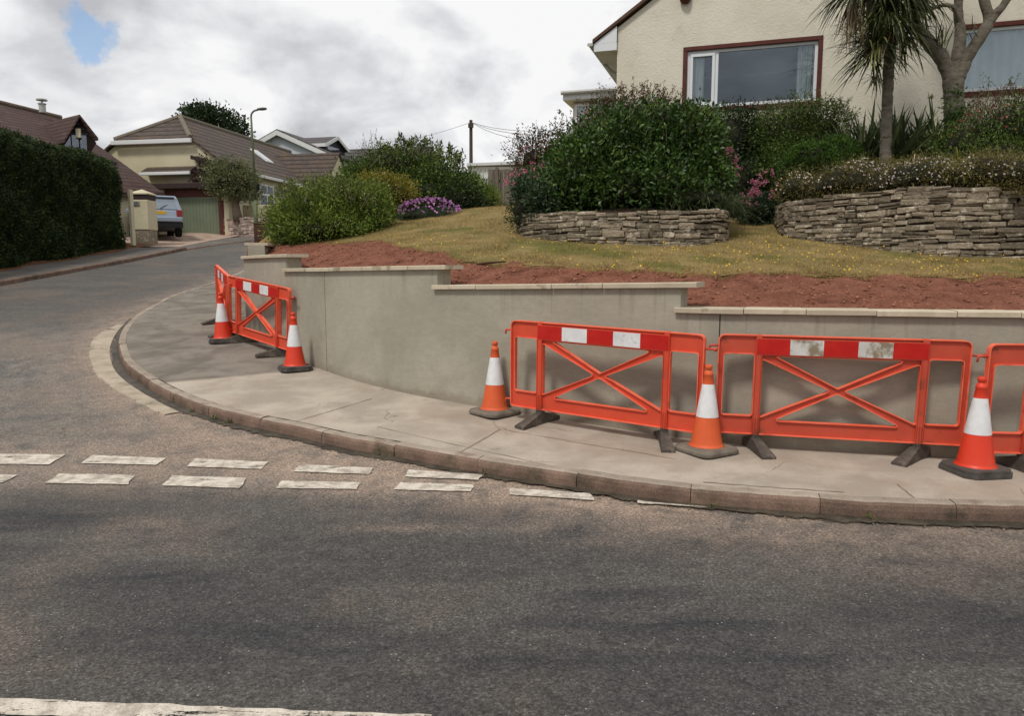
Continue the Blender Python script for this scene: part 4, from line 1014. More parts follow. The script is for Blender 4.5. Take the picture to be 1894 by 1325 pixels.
def sprays(root, starts, m, ln=.5, leaf=.03, n=12, r=.004, up=1.0):
    V_, F_, R_ = [], [], []; st = MB(); off = root.location; k0 = 0
    for p in starts:
        p = Vector(p)-off; d = Vector((random.gauss(0, .3), random.gauss(0, .3), up)).normalized(); l = ln*random.uniform(.6, 1.2)
        q = p+d*l+Vector((random.gauss(0, .05), 0, -.02)); st.tube([p-d*.15, p+d*l*.5, q], [r, r*.8, r*.4], 4, False)
        t = rng.uniform(.1, 1, n)[:, None]; pos = np.array(p)+np.array(q-p)*t+rng.normal(0, .012, (n, 3)); V2, F2 = leaf_arrays(pos, rng.normal(0, 1, (n, 3)), leaf, leaf*.45, .6, .5)
        V_.append(V2); F_.append(F2+k0); k0 += len(V2); R_.append(rng.uniform(0, 1, n))
    tag(st.build('shoot_stems', bark, root), kind='stuff'); np_mesh('shoot_leaves', np.vstack(V_), np.vstack(F_), np.concatenate(R_), m, root)
# --- right planter bed
z1 = ZT1-.02
lau = shrub('laurel_shrub', [E(1070, 335, 11.9, 70, 72, 1.0), E(1135, 305, 12.1, 80, 78, 1.1), E(1200, 285, 12.2, 70, 68, 1.0), E(1260, 275, 12.1, 62, 62, .9), E(1280, 335, 11.9, 55, 58, .8), E(1180, 348, 11.4, 125, 58, .75), E(1060, 375, 11.5, 55, 40, .6), E(1165, 250, 12.0, 40, 32, .5), E(1290, 235, 12.3, 30, 26, .4)],
            38000, .085, .038, lf_laurel, 'large glossy green laurel filling the low stone planter', 'laurel shrub', zmin=z1, clump=.11, core=.6)
sprays(lau, surf_pts([E(1180, 285, 12.0, 125, 80, .8), E(1250, 262, 12.0, 60, 55, .7)], 90, .1), lf_laurel, .18, .075, 12)
tr_ = shrub('trailing_shrub', [E(968, 390, 11.75, 24, 40, .45), E(1000, 375, 11.9, 30, 40, .5)], 5200, .05, .016, lf_dark, 'dark trailing shrub hanging over the left end of the low planter', 'shrub', clump=.06, zmin=2.02)
va1 = shrub('valerian', [E(1012, 378, 11.4, 32, 32, .35), E(985, 350, 11.8, 30, 22, .3)], 4000, .09, .028, lf_gg, 'grey-green valerian with pink heads at the left end of the low planter', 'flowering plant', 'pink valerian clumps', clump=.07, zmin=2.2)
flowers(va1, surf_pts([E(975, 338, 11.8, 36, 20, .3), E(1000, 325, 12.0, 40, 22, .3)], 22, -.2), .009, fl_pink, n_each=14, spread=.02)
fu = shrub('fuchsia', [E(1085, 262, 13.2, 44, 30, .6), E(1145, 220, 13.4, 60, 32, .6), E(1205, 222, 13.4, 42, 28, .6)], 9000, .05, .022, lf_red, 'tall reddish fuchsia rising behind the laurel', 'fuchsia', clump=.12)
sprays(fu, surf_pts([E(1172, 222, 13.3, 80, 28, .5)], 70, .2), lf_red, .38, .045, 14)
flowers(fu, surf_pts([E(1130, 235, 13.0, 90, 30, .4)], 40, 0), .013, fl_redf)
lp_ = shrub('spiky_shrub', [E(985, 300, 12.9, 34, 42, .5), E(1025, 290, 13.0, 35, 45, .5)], 5000, .05, .02, lf_red, 'loose spiky reddish shrub at the left of the laurel', 'shrub', clump=.12, core=.5)
sprays(lp_, [P(x, y, 12.9) for x, y in ((957, 265), (962, 285), (975, 280), (990, 275), (1005, 265), (1015, 262), (1030, 250), (950, 300), (958, 310), (1040, 240), (1048, 225), (970, 270), (995, 262), (1022, 268), (948, 320), (960, 322))], lf_red, .32, .05, 16)
flowers(lp_, surf_pts([E(985, 312, 12.6, 38, 40, .4)], 26, -.3), .016, fl_pink)
fe = shrub('feathery_grass', [E(1290, 372, 11.1, 60, 22, .4)], 800, .05, .008, lf_dark, 'low dark feathery grass at the right end of the low planter', 'ornamental grass', core=.8, clump=.05, zmin=z1)
mb = MB()
for k in range(13): 
    c = P(1225+k*11+random.uniform(-4, 4), 385+random.uniform(-8, 6), 11.0+random.uniform(-.25, .35)); blades(mb, c-fe.location, 70, .42, .007, .2, 1.3, 1.6, 5, .03)
mb.build('blades', leafmat('feathery blades', (54, 66, 40), (86, 98, 60), (120, 126, 84)), fe)
for (bx, by, bd, lab, pts) in ((1330, 345, 11.9, 'tall valerian with mauve-pink heads at the right edge of the laurel', [E(1335, 310, 11.7, 28, 34, .3)]), (1390, 380, 13.0, 'slim valerian in front of the dark hedge, pink heads low down', [E(1388, 362, 12.8, 12, 24, .2)]), (1420, 380, 13.1, 'broad valerian with dull pink heads beside the taller planter', [E(1422, 348, 12.9, 24, 30, .3)])):
    v_ = shrub('valerian', [E(bx, by+15, bd, 20, 36, .25)], 1800, .07, .022, lf_gg, lab, 'flowering plant', 'pink valerian clumps', clump=.06, core=.5)
    flowers(v_, surf_pts(pts, 15, -.6), .010, fl_pink, n_each=18, spread=.022)
shrub('dark_hedge_shrub', [E(1345, 270, 14.6, 50, 65, .7), E(1400, 270, 14.7, 55, 65, .7), E(1370, 345, 14.2, 75, 62, .8), E(1430, 340, 14.2, 40, 60, .7)], 17000, .06, .028, lf_dark, 'dark leafy hedge between the two planters, under the window', 'hedge shrub', clump=.11)
ub = shrub('rounded_shrub', [E(1455, 255, 14.0, 55, 55, .7), E(1510, 250, 13.9, 55, 52, .7), E(1470, 310, 13.6, 70, 45, .7)], 24000, .05, .022, lf_mid, 'mid-green shrub with thin shoots below the right side of the large window', 'shrub', clump=.10, core=.6)
sprays(ub, surf_pts([E(1490, 245, 13.8, 80, 50, .6)], 60, .3), lf_mid, .24, .04, 14)
shrub('box_topiary', [E(1500, 315, 12.3, 52, 46, .45), E(1545, 305, 12.5, 45, 48, .45)], 60000, .026, .017, lf_box, 'tightly clipped rounded box bush behind the daisies', 'clipped bush', clump=.02, core=.9, shell=.9, spread=.6, zmin=2.5)
ph = empty('flax_plant', tuple(P(1640, 330, 12.9)), 0, 'dark spiky flax clump behind the palm trunk', 'flax plant'); mb = MB()
for k in range(12): blades(mb, P(1575+k*15, 318+random.uniform(-8, 8), 12.9+random.uniform(-.35, .35))-ph.location, 50, 1.05, .06, .12, 1.3, .3, 4, .06)
mb.build('leaves', leafmat('flax leaves', (60, 72, 48), (96, 110, 72), (150, 158, 112), .12, .4, .5), ph)
ag = empty('agapanthus', tuple(P(1727, 245, 12.3)), 0, 'single green agapanthus seed head on a tall stalk before the cream wall', 'flower'); o_ = ag.location
mb = MB(); mb.tube([Vector((0, 0, -.2)), P(1726, 210, 12.3)-o_, P(1723, 182, 12.3)-o_], .008, 6); mb.build('stalk', lf_grass, ag)
mb = MB(); blades(mb, P(1723, 182, 12.3)-o_, 34, .08, .012, .1, 1.4, .2, 2, .004); mb.build('seed_head', lf_grass, ag)
# daisies mound spilling over the taller planter
dz_b = [E(1475+i*38, 350-i*3.2+6*math.sin(i*1.9), 11.9-.26*i, 34, 30, .38) for i in range(12)]+[E(1510+i*42, 325-i*1.5+7*math.sin(i*2.3), 12.1-.24*i, 32, 20, .35) for i in range(9)]
da = shrub('daisy_mound', dz_b, 42000, .036, .010, leafmat('daisy foliage', (76, 76, 36), (116, 110, 58), (162, 138, 94), .25), 'mound of small white daisies spilling over the taller stone planter', 'daisies', clump=.07, core=.75, stems=False)
dpt = surf_pts(dz_b, 1300, -.3); dpt = [p for p in dpt if math.sin(p.x*5)+math.sin(p.x*11+p.z*9) > -.7]
flowers(da, dpt, .0105, fl_white, petals=6)
fs = shrub('fuchsia', [E(1800, 270, 11.6, 60, 42, .6), E(1865, 245, 11.4, 60, 50, .6), E(1920, 240, 11.2, 50, 60, .6), E(1850, 300, 11.2, 90, 40, .6)], 16000, .05, .02, lf_mid, 'bushy green fuchsia at the right end of the taller planter', 'fuchsia', clump=.1)
sprays(fs, surf_pts([E(1860, 250, 11.4, 80, 60, .5)], 60, .3), lf_red, .3, .035, 14)
sprays(fs, surf_pts([E(1870, 215, 11.6, 60, 30, .5)], 26, 0), lf_mid, .4, .035, 16); flowers(fs, surf_pts([E(1850, 250, 11.2, 80, 50, .4)], 40, 0), .014, fl_redf)
gg = empty('day_lily', tuple(P(1850, 345, 10.2)), 0, 'yellow-green strap-leaved clump above the taller planter at the far right', 'leafy plant'); mb = MB()
for k in range(11): blades(mb, P(1770+k*16, 335+random.uniform(-10, 4), 9.75-.05*k+random.uniform(-.2, .2))-gg.location, 26, .40, .018, .4, 1.45, 1.2, 5, .04)
mb.build('leaves', lf_grass, gg)
m_st = mat('dry flower stalk', (176, 150, 116))
t = MB(); t.tube([P(1692, 285, 10.6), P(1688, 320, 10.4), P(1690, 360, 10.15), P(1686, 405, 10.05)], [.006, .008, .007, .004], 6); tag(t.build('dry_stalk', m_st, smooth=True), 'thin pale dry stalk hanging over the taller stone wall', 'dry stalk')
# palms (cabbage trees)
m_ptr = mat('ringed palm trunk', (102, 95, 84), (130, 122, 108), 7, .95, 1., 38, .03, stretch=(1, 1, 3), speck=.3, speck_scale=40, c3=(82, 72, 60), c3scale=5)
lf_palm = leafmat('palm leaves', (42, 52, 26), (74, 84, 44), (130, 132, 78), .15, .45, .4); lf_dead = leafmat('dead palm leaves', (120, 100, 76), (152, 130, 102), (170, 150, 122), .15, .8)
def tree(name, loc, limbs, m, label, cat):
    root = empty(name, tuple(loc), 0, label, cat); L0 = Vector(loc)
    for i, (nm, pts, rad) in enumerate(limbs):
        n = len(pts); sm = resample([Vector(p) for p in pts], .07); k = len(sm); rr_ = np.interp(np.linspace(0, 1, k), np.linspace(0, 1, n), rad)
        mb = MB(); mb.tube([p-L0+Vector((random.gauss(0, .003), random.gauss(0, .003), 0)) for p in sm], [float(a)*(1+.05*math.sin(j*2.1)+random.uniform(-.02, .02)) for j, a in enumerate(rr_)], 14); mb.build(nm, m, root, smooth=True)
    return root
d = 12.0; pb = P(1637, 340, d)
cord = tree('palm_tree', Vector((pb.x, pb.y, ZT2)), [('trunk', [Vector((pb.x, pb.y, ZT2-.1)), P(1637, 300, d), P(1640, 220, d), P(1643, 150, d), P(1646, 90, d), P(1652, 30, d), P(1662, -40, d)], [.115, .10, .085, .08, .085, .075, .06]),
        ('branch', [P(1645, 95, d), P(1630, 60, d-.05), P(1612, 20, d-.1), P(1600, -50, d-.1)], [.07, .06, .055, .05])], m_ptr, 'slim cabbage palm with drooping leaves in front of the cream house', 'palm tree')
def head(root, px, py, d, n, ln, wd, e0, e1, dr, name='leaf_head', m=None, jit=.04):
    mb = MB(); blades(mb, P(px, py, d)-root.location, n, ln, wd, e0, e1, dr, 6, jit); return mb.build(name, m or lf_palm, root)
head(cord, 1600, -40, 11.9, 280, 1.0, .034, -.6, 1.4, 1.15); head(cord, 1668, -25, 12.0, 260, .95, .034, -.8, 1.4, 1.15); head(cord, 1640, 20, 11.85, 170, .9, .028, -.9, .7, 1.1)
head(cord, 1622, 78, 11.85, 130, .82, .028, -.7, .9, .8); head(cord, 1614, 98, 11.8, 80, .72, .028, -.5, 1.1, .35); head(cord, 1668, 60, 11.9, 70, .75, .026, -1.1, .3, .9); head(cord, 1622, 140, 11.88, 34, .36, .018, -.9, .8, .8)
head(cord, 1580, 0, 11.8, 60, .75, .016, -1.5, -1.1, .3, 'dead_leaves', lf_dead, .05); head(cord, 1636, 50, 11.8, 60, .5, .016, -1.5, -.9, .3, 'dead_leaves', lf_dead, .06)
d = 12.7; pb = P(1764, 235, d)
co2 = tree('branching_palm', Vector((pb.x, pb.y, ZT2)), [('trunk', [Vector((pb.x, pb.y, ZT2-.1)), P(1764, 230, d), P(1764, 180, d), P(1763, 140, d)], [.17, .155, .145, .16]),
        ('limb', [P(1760, 150, d), P(1742, 108, d), P(1712, 72, d), P(1690, 40, d), P(1682, 0, d), P(1676, -70, d)], [.11, .115, .10, .085, .075, .06]),
        ('limb', [P(1768, 150, d), P(1771, 110, d+.05), P(1776, 60, d+.1), P(1772, 10, d+.1), P(1782, -70, d+.1)], [.11, .10, .075, .06, .05]),
        ('limb', [P(1770, 150, d), P(1790, 105, d-.05), P(1817, 62, d-.1), P(1830, 35, d-.1), P(1822, 8, d-.1), P(1805, -40, d-.1)], [.11, .10, .095, .085, .07, .055]),
        ('branch', [P(1824, 50, d-.1), P(1842, 25, d-.15), P(1862, 0, d-.2), P(1885, -60, d-.2)], [.075, .06, .05, .04]),
        ('branch', [P(1776, 45, d+.1), P(1764, 14, d), P(1745, 9, d), P(1715, 18, d-.1), P(1700, 14, d-.1)], [.045, .035, .03, .026, .02])], m_ptr, 'grey branching cabbage palm with a forked trunk before the right-hand window', 'palm tree')
head(co2, 1738, 88, 12.6, 26, .42, .022, .5, 1.5, .4); head(co2, 1800, 62, 12.5, 16, .22, .012, -.6, 1.2, .4); head(co2, 1676, -90, 12.7, 200, .9, .03, -.9, 1.4, 1.4); head(co2, 1782, -130, 12.8, 200, .8, .03, -.3, 1.4, 1.0); head(co2, 1885, -130, 12.5, 180, .75, .03, -.3, 1.4, 1.0); head(co2, 1700, 5, 12.6, 60, .7, .028, -1.3, .6, 1.0)
iv = shrub('ivy', [E(1765, 195, 12.55, 16, 30, .16), E(1775, 220, 12.45, 18, 14, .2)], 900, .05, .035, lf_laurel, 'ivy climbing the foot of the branching palm', 'ivy', clump=.05, core=0, stems=False)
# --- left hedge garden
gb_ = shrub('laurel_shrub', [E(556, 408, 14.4, 46, 48, .8), E(612, 402, 14.6, 70, 58, .9), E(668, 392, 14.8, 52, 50, .8), E(600, 425, 14.0, 80, 32, .7), E(536, 424, 14.2, 28, 32, .4)], 34000, .07, .026, lf_bright, 'broad bright green shrub behind the left end of the grey wall', 'shrub', clump=.11)
sprays(gb_, surf_pts([E(600, 388, 14.3, 95, 46, .8)], 90, .3), lf_bright, .2, .05, 12)
ts = shrub('tall_shrub', [E(680, 345, 18.6, 40, 42, .9), E(745, 330, 18.8, 52, 48, .9), E(805, 342, 18.6, 50, 50, .9), E(848, 362, 18.4, 36, 34, .8), E(780, 365, 18.0, 105, 34, .8), E(700, 370, 18.0, 50, 40, .8)], 34000, .085, .036, lf_mid, 'tall dark green shrub mass rising highest behind the purple flowers', 'shrub', clump=.14)
sprays(ts, surf_pts([E(765, 325, 18.4, 90, 48, .8)], 80, .25), lf_mid, .3, .085, 14, .006); sprays(ts, [P(x, y, 18.5) for x, y in ((752, 272), (757, 275), (722, 290), (712, 292), (808, 300), (748, 268))], lf_mid, .32, .10, 24, .008)
tw = shrub('wispy_shrub', [E(682, 305, 19.2, 26, 30, .4)], 900, .04, .015, lf_red, 'wispy nearly leafless shrub poking up above the green shrubs', 'shrub', clump=.1, core=0)
sprays(tw, [P(665+k*4.2, 288+random.uniform(-6, 6), 19.1) for k in range(12)], lf_purple, .6, .035, 20, .005)
yv = shrub('variegated_shrub', [E(700, 350, 16.6, 34, 26, .5), E(735, 358, 16.6, 28, 24, .5)], 8500, .06, .03, lf_yel, 'yellow variegated shrub in the middle of the left shrubbery', 'shrub', clump=.09)
os_ = shrub('purple_daisies', [E(770, 404, 16.2, 36, 16, .5), E(815, 402, 16.3, 40, 16, .5)], 9000, .05, .010, lf_gg, 'low mound of purple daisies at the top of the lawn', 'flowering plant', clump=.05, updir=1.2)
flowers(os_, [p+Vector((0, 0, random.uniform(-.02,.05))) for p in surf_pts([E(795, 396, 16.1, 56, 26, .5)], 190, .0)], .021, fl_mag, petals=8)
es = shrub('tall_grassy_shrub', [E(872, 366, 19.2, 28, 36, .6), E(903, 376, 19.4, 18, 26, .4)], 12000, .10, .018, lf_bright, 'leafy upright shrub beside the timber fence', 'shrub', clump=.09, updir=1.2, spread=.5)
shrub('low_hedge', [E(840+0*k, 372, 17.6, 36, 28, .5) for k in range(1)]+[E(860, 375, 17.8, 34, 24, .5)], 7000, .06, .028, lf_dark, 'dark low shrub behind the purple daisies', 'shrub', clump=.09)
# clipped hedge across the side road
hd = empty('hedge', (-15.9, 20, RR(20)+.2), 0, 'tall clipped dark hedge along the far footway at the left', 'hedge'); off = np.array(hd.location)
lf_hedge = leafmat('hedge leaves', (32, 46, 24), (54, 72, 36), (100, 112, 60), .18, .6, .3); n = 120000
yv_ = rng.uniform(11.5, 28.9, n); zt_ = 5.62+.05*np.sin(yv_*1.7)+.04*np.sin(yv_*4.3); zb_ = R(yv_)+.15
pos = np.stack([np.full(n, -15.0)+.07*np.sin(yv_*2.3+1)+.0, yv_, zb_+(zt_-zb_)*rng.uniform(0, 1, n)], 1); pos[:, 0] += .09*np.sin(pos[:, 2]*3.1+yv_*1.3)+rng.normal(0, .05, n)
pos[:, 0] += -.35*np.clip((pos[:, 2]-zt_+.35)/.35, 0, 1)**2+.02
od = np.tile([1., -.25, .2], (n, 1)); n2 = 30000
top_ = np.stack([rng.uniform(-17, -15.1, n2), rng.uniform(11.5, 28.9, n2), np.zeros(n2)], 1); top_[:, 2] = 5.62+.05*np.sin(top_[:, 1]*1.7)+rng.normal(0, .04, n2)
n3 = 9000; end_ = np.stack([rng.uniform(-17, -15.05, n3), 28.9+rng.normal(0, .06, n3), 2.2+rng.uniform(0, 1, n3)*3.4], 1)
pa_ = np.vstack([pos, top_, end_]); oa = np.vstack([od, np.tile([.1, -.1, 1.], (n2, 1)), np.tile([.2, 1., .1], (n3, 1))])
V_, F_ = leaf_arrays(pa_, oa, .075, .045, .2, .9); cl_ = .5+.5*np.sin(pa_[:, 1]*6+np.sin(pa_[:, 2]*5))*np.sin(pa_[:, 2]*7)
np_mesh('foliage', V_-off, F_, np.clip(.35*cl_+.65*rng.uniform(0, 1, len(pa_)), 0, 1), lf_hedge, hd)
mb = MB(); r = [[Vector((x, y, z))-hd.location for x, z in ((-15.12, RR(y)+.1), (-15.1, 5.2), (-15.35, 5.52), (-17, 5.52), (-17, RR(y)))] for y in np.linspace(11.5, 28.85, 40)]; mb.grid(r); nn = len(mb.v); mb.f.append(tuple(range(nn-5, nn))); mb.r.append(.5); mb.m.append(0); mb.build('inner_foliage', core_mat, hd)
# ================================================================== THE CREAM HOUSE ON THE RIGHT
def render_wall(name, c1, c2, b_=.7, sc_=26):
    m, t, b, o = newmat(name); v = coord(t, True)
    c = mixc(t, mrange(t, noise(t, v, 1.1, 6, .6), .35, .65), lin(c1), lin(c2)); c = mixc(t, math_n(t, 'MULTIPLY', mrange(t, noise(t, v, 2.5, 7, .7), .55, .75), .35), c, lin(tuple(x*.82 for x in c1)))
    L(t, c, b.inputs['Base Color']); b.inputs['Roughness'].default_value = .9; b.inputs['Specular IOR Level'].default_value = .15
    bump(t, b, noise(t, v, sc_, 4, .6, .8), b_, .02); return m
m_cream = render_wall('cream textured render', (206, 199, 181), (214, 208, 192)); m_cream2 = render_wall('pale cream render', (188, 179, 150), (196, 187, 160), .3)
m_upvc = mat('white window plastic', (214, 216, 218), rough=.35, spec=.4); m_maroon = mat('maroon window surround', (92, 44, 34), (76, 36, 30), 6, .7, .3, 40, .004)
m_gut = mat('grey white gutter', (176, 176, 172), (160, 160, 156), 5, .5)
m_tile = mat('brown roof tile', (92, 68, 54), (72, 54, 44), 5, .85, .6, 12, .02, world=True, c3=(116, 96, 72), c3scale=3)
m_dark = mat('dark room interior', (58, 56, 54), rough=.9)
def glass_mat(name, fac=.22, tint=(.9, .93, .95)):
    m = bpy.data.materials.new(name); m.use_nodes = True; t = m.node_tree; t.nodes.clear(); o = N(t, 'ShaderNodeOutputMaterial')
    g = N(t, 'ShaderNodeBsdfGlossy'); g.inputs['Roughness'].default_value = .02; g.inputs[0].default_value = (*tint, 1)
    tr = N(t, 'ShaderNodeBsdfTransparent'); tr.inputs[0].default_value = (.9, .93, .94, 1); mx = N(t, 'ShaderNodeMixShader')
    f = N(t, 'ShaderNodeFresnel'); f.inputs[0].default_value = 1.5; L(t, math_n(t, 'ADD', math_n(t, 'MULTIPLY', f.outputs[0], .8), fac), mx.inputs[0])
    L(t, tr.outputs[0], mx.inputs[1]); L(t, g.outputs[0], mx.inputs[2]); L(t, mx.outputs[0], o.inputs[0]); return m
M_glass = glass_mat('window glass', .06, (.82, .92, 1.0)); m_curt = mat('sheer curtain', (226, 228, 224), (212, 214, 212), 3, .9)
A0 = Vector((2.16, 15.86, 0)); HR = -math.atan(.32); ha = Vector((math.cos(HR), math.sin(HR), 0)); hb = Vector((-math.sin(HR), math.cos(HR), 0)); ZH = 2.9
house = empty('cream_house', (A0.x, A0.y, ZH), HR, 'cream rendered house with maroon-edged windows above the garden', 'house')
def HF(px, py, yl=0.0):                      # pixel -> local (x, z) on the plane at local depth yl
    r_ = ray(px, py); q0 = A0+hb*yl; t_ = (q0.x*hb.x+q0.y*hb.y)/(r_.x*hb.x+r_.y*hb.y); p = r_*t_; return ((p.x-A0.x)*ha.x+(p.y-A0.y)*ha.y, p.z+EYE-ZH)
xe, ze = HF(1134, 52); xv, zv = HF(1190, 2); slope = .66; HWID = 12.4; xm = HWID/2; zp = ze+.1+slope*xm
w1 = [HF(1271, 95), HF(1509, 196)]; w1 = (w1[0][0], HF(1390, 194)[1], w1[1][0], HF(1390, 84)[1])
w2x0 = HF(1777, 100)[0]; w2 = (w2x0, HF(1780, 171)[1], w2x0+2.55, HF(1780, 54)[1])
wl = MB(); rect = lambda w_: [(w_[0], w_[1]), (w_[2], w_[1]), (w_[2], w_[3]), (w_[0], w_[3])]
outer = [(0, -1.5), (HWID, -1.5), (HWID, ze), (xm, zp), (0, ze)]
flat_holes(wl, outer, [rect(w1), rect(w2)], 0, .24)
for w_ in (w1, w2):
    c = rect(w_); 
    for i in range(4):
        a, b = c[i], c[(i+1) % 4]; wl.add([(a[0], 0, a[1]), (b[0], 0, b[1]), (b[0], .24, b[1]), (a[0], .24, a[1])], [(0, 1, 2, 3)])
wl.box((0, .24, -1.5), (.24, 10, ze)); wl.box((HWID-.24, .24, -1.5), (HWID, 10, ze)); wl.slab([(0, 10, -1.5), (HWID, 10, -1.5), (HWID, 10, ze), (xm, 10, zp), (0, 10, ze)], (0, .2, 0))
wl.build('wall', m_cream, house)
rm = MB(); rm.box((.26, .26, -.05), (HWID-.26, 9.9, 0)); rm.box((.26, .26, 2.5), (HWID-.26, 9.9, 2.55)); rm.box((.26, 4.2, 0), (HWID-.26, 4.3, 2.5)); rm.box((5.1, .26, 0), (5.2, 4.2, 2.5)); rm.build('room_interior', m_dark, house)
def win(w_, mull, name='window', opener=None):
    x0, z0, x1, z1 = w_; s = MB(); bw = .075
    for a, b in (((x0-bw, -.022, z1-.002), (x1+bw, .03, z1+bw)), ((x0-bw, -.022, z0-bw-.02), (x1+bw, .03, z0+.002)), ((x0-bw, -.0215, z0+.002), (x0+.003, .03, z1-.002)), ((x1-.003, -.0215, z0+.002), (x1+bw, .03, z1-.002))): s.cbox(a, b, .004)
    wr = s.build('window', m_maroon, house)
    f = MB(); fw = .06; y0, y1 = .04, .10
    f.cbox((x0+.004, y0-.03, z0+.004), (x1-.004, y1, z0+fw), .005)
    f.cbox((x0+.004, y0, z1-fw), (x1-.004, y1, z1-.004), .005); f.cbox((x0+.004, y0, z0+fw), (x0+fw, y1, z1-fw), .005); f.cbox((x1-fw, y0, z0+fw), (x1-.004, y1, z1-fw), .005)
    for m_ in mull: f.cbox((m_-.03, y0, z0+fw), (m_+.03, y1, z1-fw), .005)
    if opener:
        a, b = opener
        for q in (((a+.002, y0-.02, z0+fw+.002), (b-.002, y0+.03, z0+fw+.06)), ((a+.002, y0-.02, z1-fw-.06), (b-.002, y0+.03, z1-fw-.002)), ((a+.002, y0-.02, z0+fw+.06), (a+.06, y0+.03, z1-fw-.06)), ((b-.06, y0-.02, z0+fw+.06), (b-.002, y0+.03, z1-fw-.06))): f.cbox(*q, .005)
    f.build('frame', m_upvc, wr)
    g = MB(); g.box((x0+.03, .068, z0+.03), (x1-.03, .074, z1-.03)); g.build('pane', M_glass, wr)
    return wr
mx_ = HF(1325, 140)[0]
W1 = win(w1, [mx_], opener=(w1[0]+.06, mx_-.03)); W2 = win(w2, [])
def curtain(x0, x1, z0, z1, parent, amp=.03, wl_=.11, y=.16, taper=0):
    c = MB(); r = []
    for zz_ in np.linspace(0, 1, 8):
        r.append([(x0+(x1-x0)*t*(1-taper*(1-abs(zz_-.5)*1)*0)+taper*(zz_)*.1, y+amp*math.sin((x1-x0)*t/wl_*6.28)*(1-.2*zz_), z0+(z1-z0)*zz_) for t in np.linspace(0, 1, 90)])
    c.grid(r); c.build('curtain', m_curt, parent, smooth=True)
curtain(w1[0]+.1, w1[0]+.33, w1[1]-.1, w1[3]+.05, W1); curtain(w1[2]-.36, w1[2]+.02, w1[1]-.1, w1[3]+.05, W1, .035, .09); curtain(w2[0]-.05, w2[2]+.05, w2[1]-.1, w2[3]+.05, W2, .03, .16)
rf = MB(); ov = .5; th = .07
for sgn in (0, 1):
    X_ = (lambda x: x) if sgn == 0 else (lambda x: HWID-x)
    prof_ = [(X_(-ov), ze+.1-slope*ov-.05), (X_(xm), zp+.0+.02), (X_(xm), zp+.02+th), (X_(-ov), ze+.1-slope*ov-.05+th)]
    rf.slab([(x, -.10, z) for x, z in prof_], (0, 10.5, 0))
rf.build('roof', m_tile, house)
sf = MB(); ezl = ze+.1-slope*ov-.06
sf.cbox((-ov+.02, -.06, ezl-.16), (-.002, .02, ezl-.005), .004); sf.add([(-ov+.02, -.06, ezl-.005), (-.002, -.06, ezl-.005), (-.002, -.06, ezl+slope*ov-.02)], [(0, 1, 2)])
sf.box((-ov+.04, .02, ezl-.15), (-.002, 10.3, ezl-.13)); sf.box((-ov+.015, .02, ezl-.16), (-ov+.04, 10.3, ezl+.0)); sf.build('soffit', m_upvc, house)
gu = MB(); r = []
for y in (-.12, 10.3): r.append([(-ov-.045+.055*math.cos(a), y, ezl+.0+.055*math.sin(a)) for a in np.linspace(math.pi, 2*math.pi, 9)]+[(-ov+.003, y, ezl), ])
gu.grid(r); gu.box((-ov-.1, -.124, ezl-.055), (-ov+.012, -.118, ezl+.004)); gu.build('gutter', m_gut, house)
dp = MB(); dp.tube([(-ov-.04, 1.0, ezl-.05), (-.30, 1.0, ezl-.3), (-.07, 1.0, ezl-.42), (-.07, 1.0, -.5)], .035, 10); dp.build('downpipe', m_gut, house, smooth=True)
vx, vz = HF(1268, -2); v_ = MB(); v_.lathe([(.0, -.1), (.07, -.09), (.10, -.05), (.11, 0), (.11, .10)], 18, Matrix.Translation((vx, -.06, vz))); v_.build('wall_vent', m_maroon, house, smooth=True)  # small brown vent dome on the gable wall
# side porch with flat roof
px0, pz0 = HF(1060, 190, 5); px1_, pz1 = HF(1041, 176, 4.7)
pc = MB(); pc.box((px0, 5, -1.2), (-.01, 9, pz0-.003)); pw_ = pc.build('porch', m_cream, house)
r_ = MB(); ztp = HF(1060, 168, 4.7)[1]; zbt = HF(1060, 188, 4.7)[1]; r_.cbox((px1_, 4.7, zbt+.05), (-.012, 9.2, ztp), .01); r_.build('porch_roof', m_upvc, pw_)
r_ = MB(); r_.box((px1_+.12, 4.9, ztp+.002), (-.014, 9.1, ztp+.07)); r_.build('felt_roof', mat('dark roofing felt', (52, 50, 48)), pw_)
r_ = MB(); r_.tube([(px1_-.03, 4.62, ztp-.05), (-.02, 4.62, ztp-.05)], .055, 8); r_.build('porch_gutter', m_gut, pw_)
f = MB(); wx0, wz1 = px0+.06, zbt-.02
for a, b in (((wx0, 4.93, 0), (wx0+.07, 4.998, wz1)), ((-.2, 4.93, 0), (-.13, 4.998, wz1)), ((wx0+.07, 4.93, wz1-.07), (-.2, 4.998, wz1)), ((wx0+.07, 4.93, wz1-.42), (-.2, 4.998, wz1-.36)), (((wx0-.13)/2, 4.935, 0), ((wx0-.13)/2+.06, 4.997, wz1-.42))): f.cbox(a, b, .004)
f.build('porch_window', m_upvc, pw_); g = MB(); g.box((wx0+.05, 4.96, 0), (-.18, 4.966, wz1-.02)); g.build('pane', M_glass, pw_)
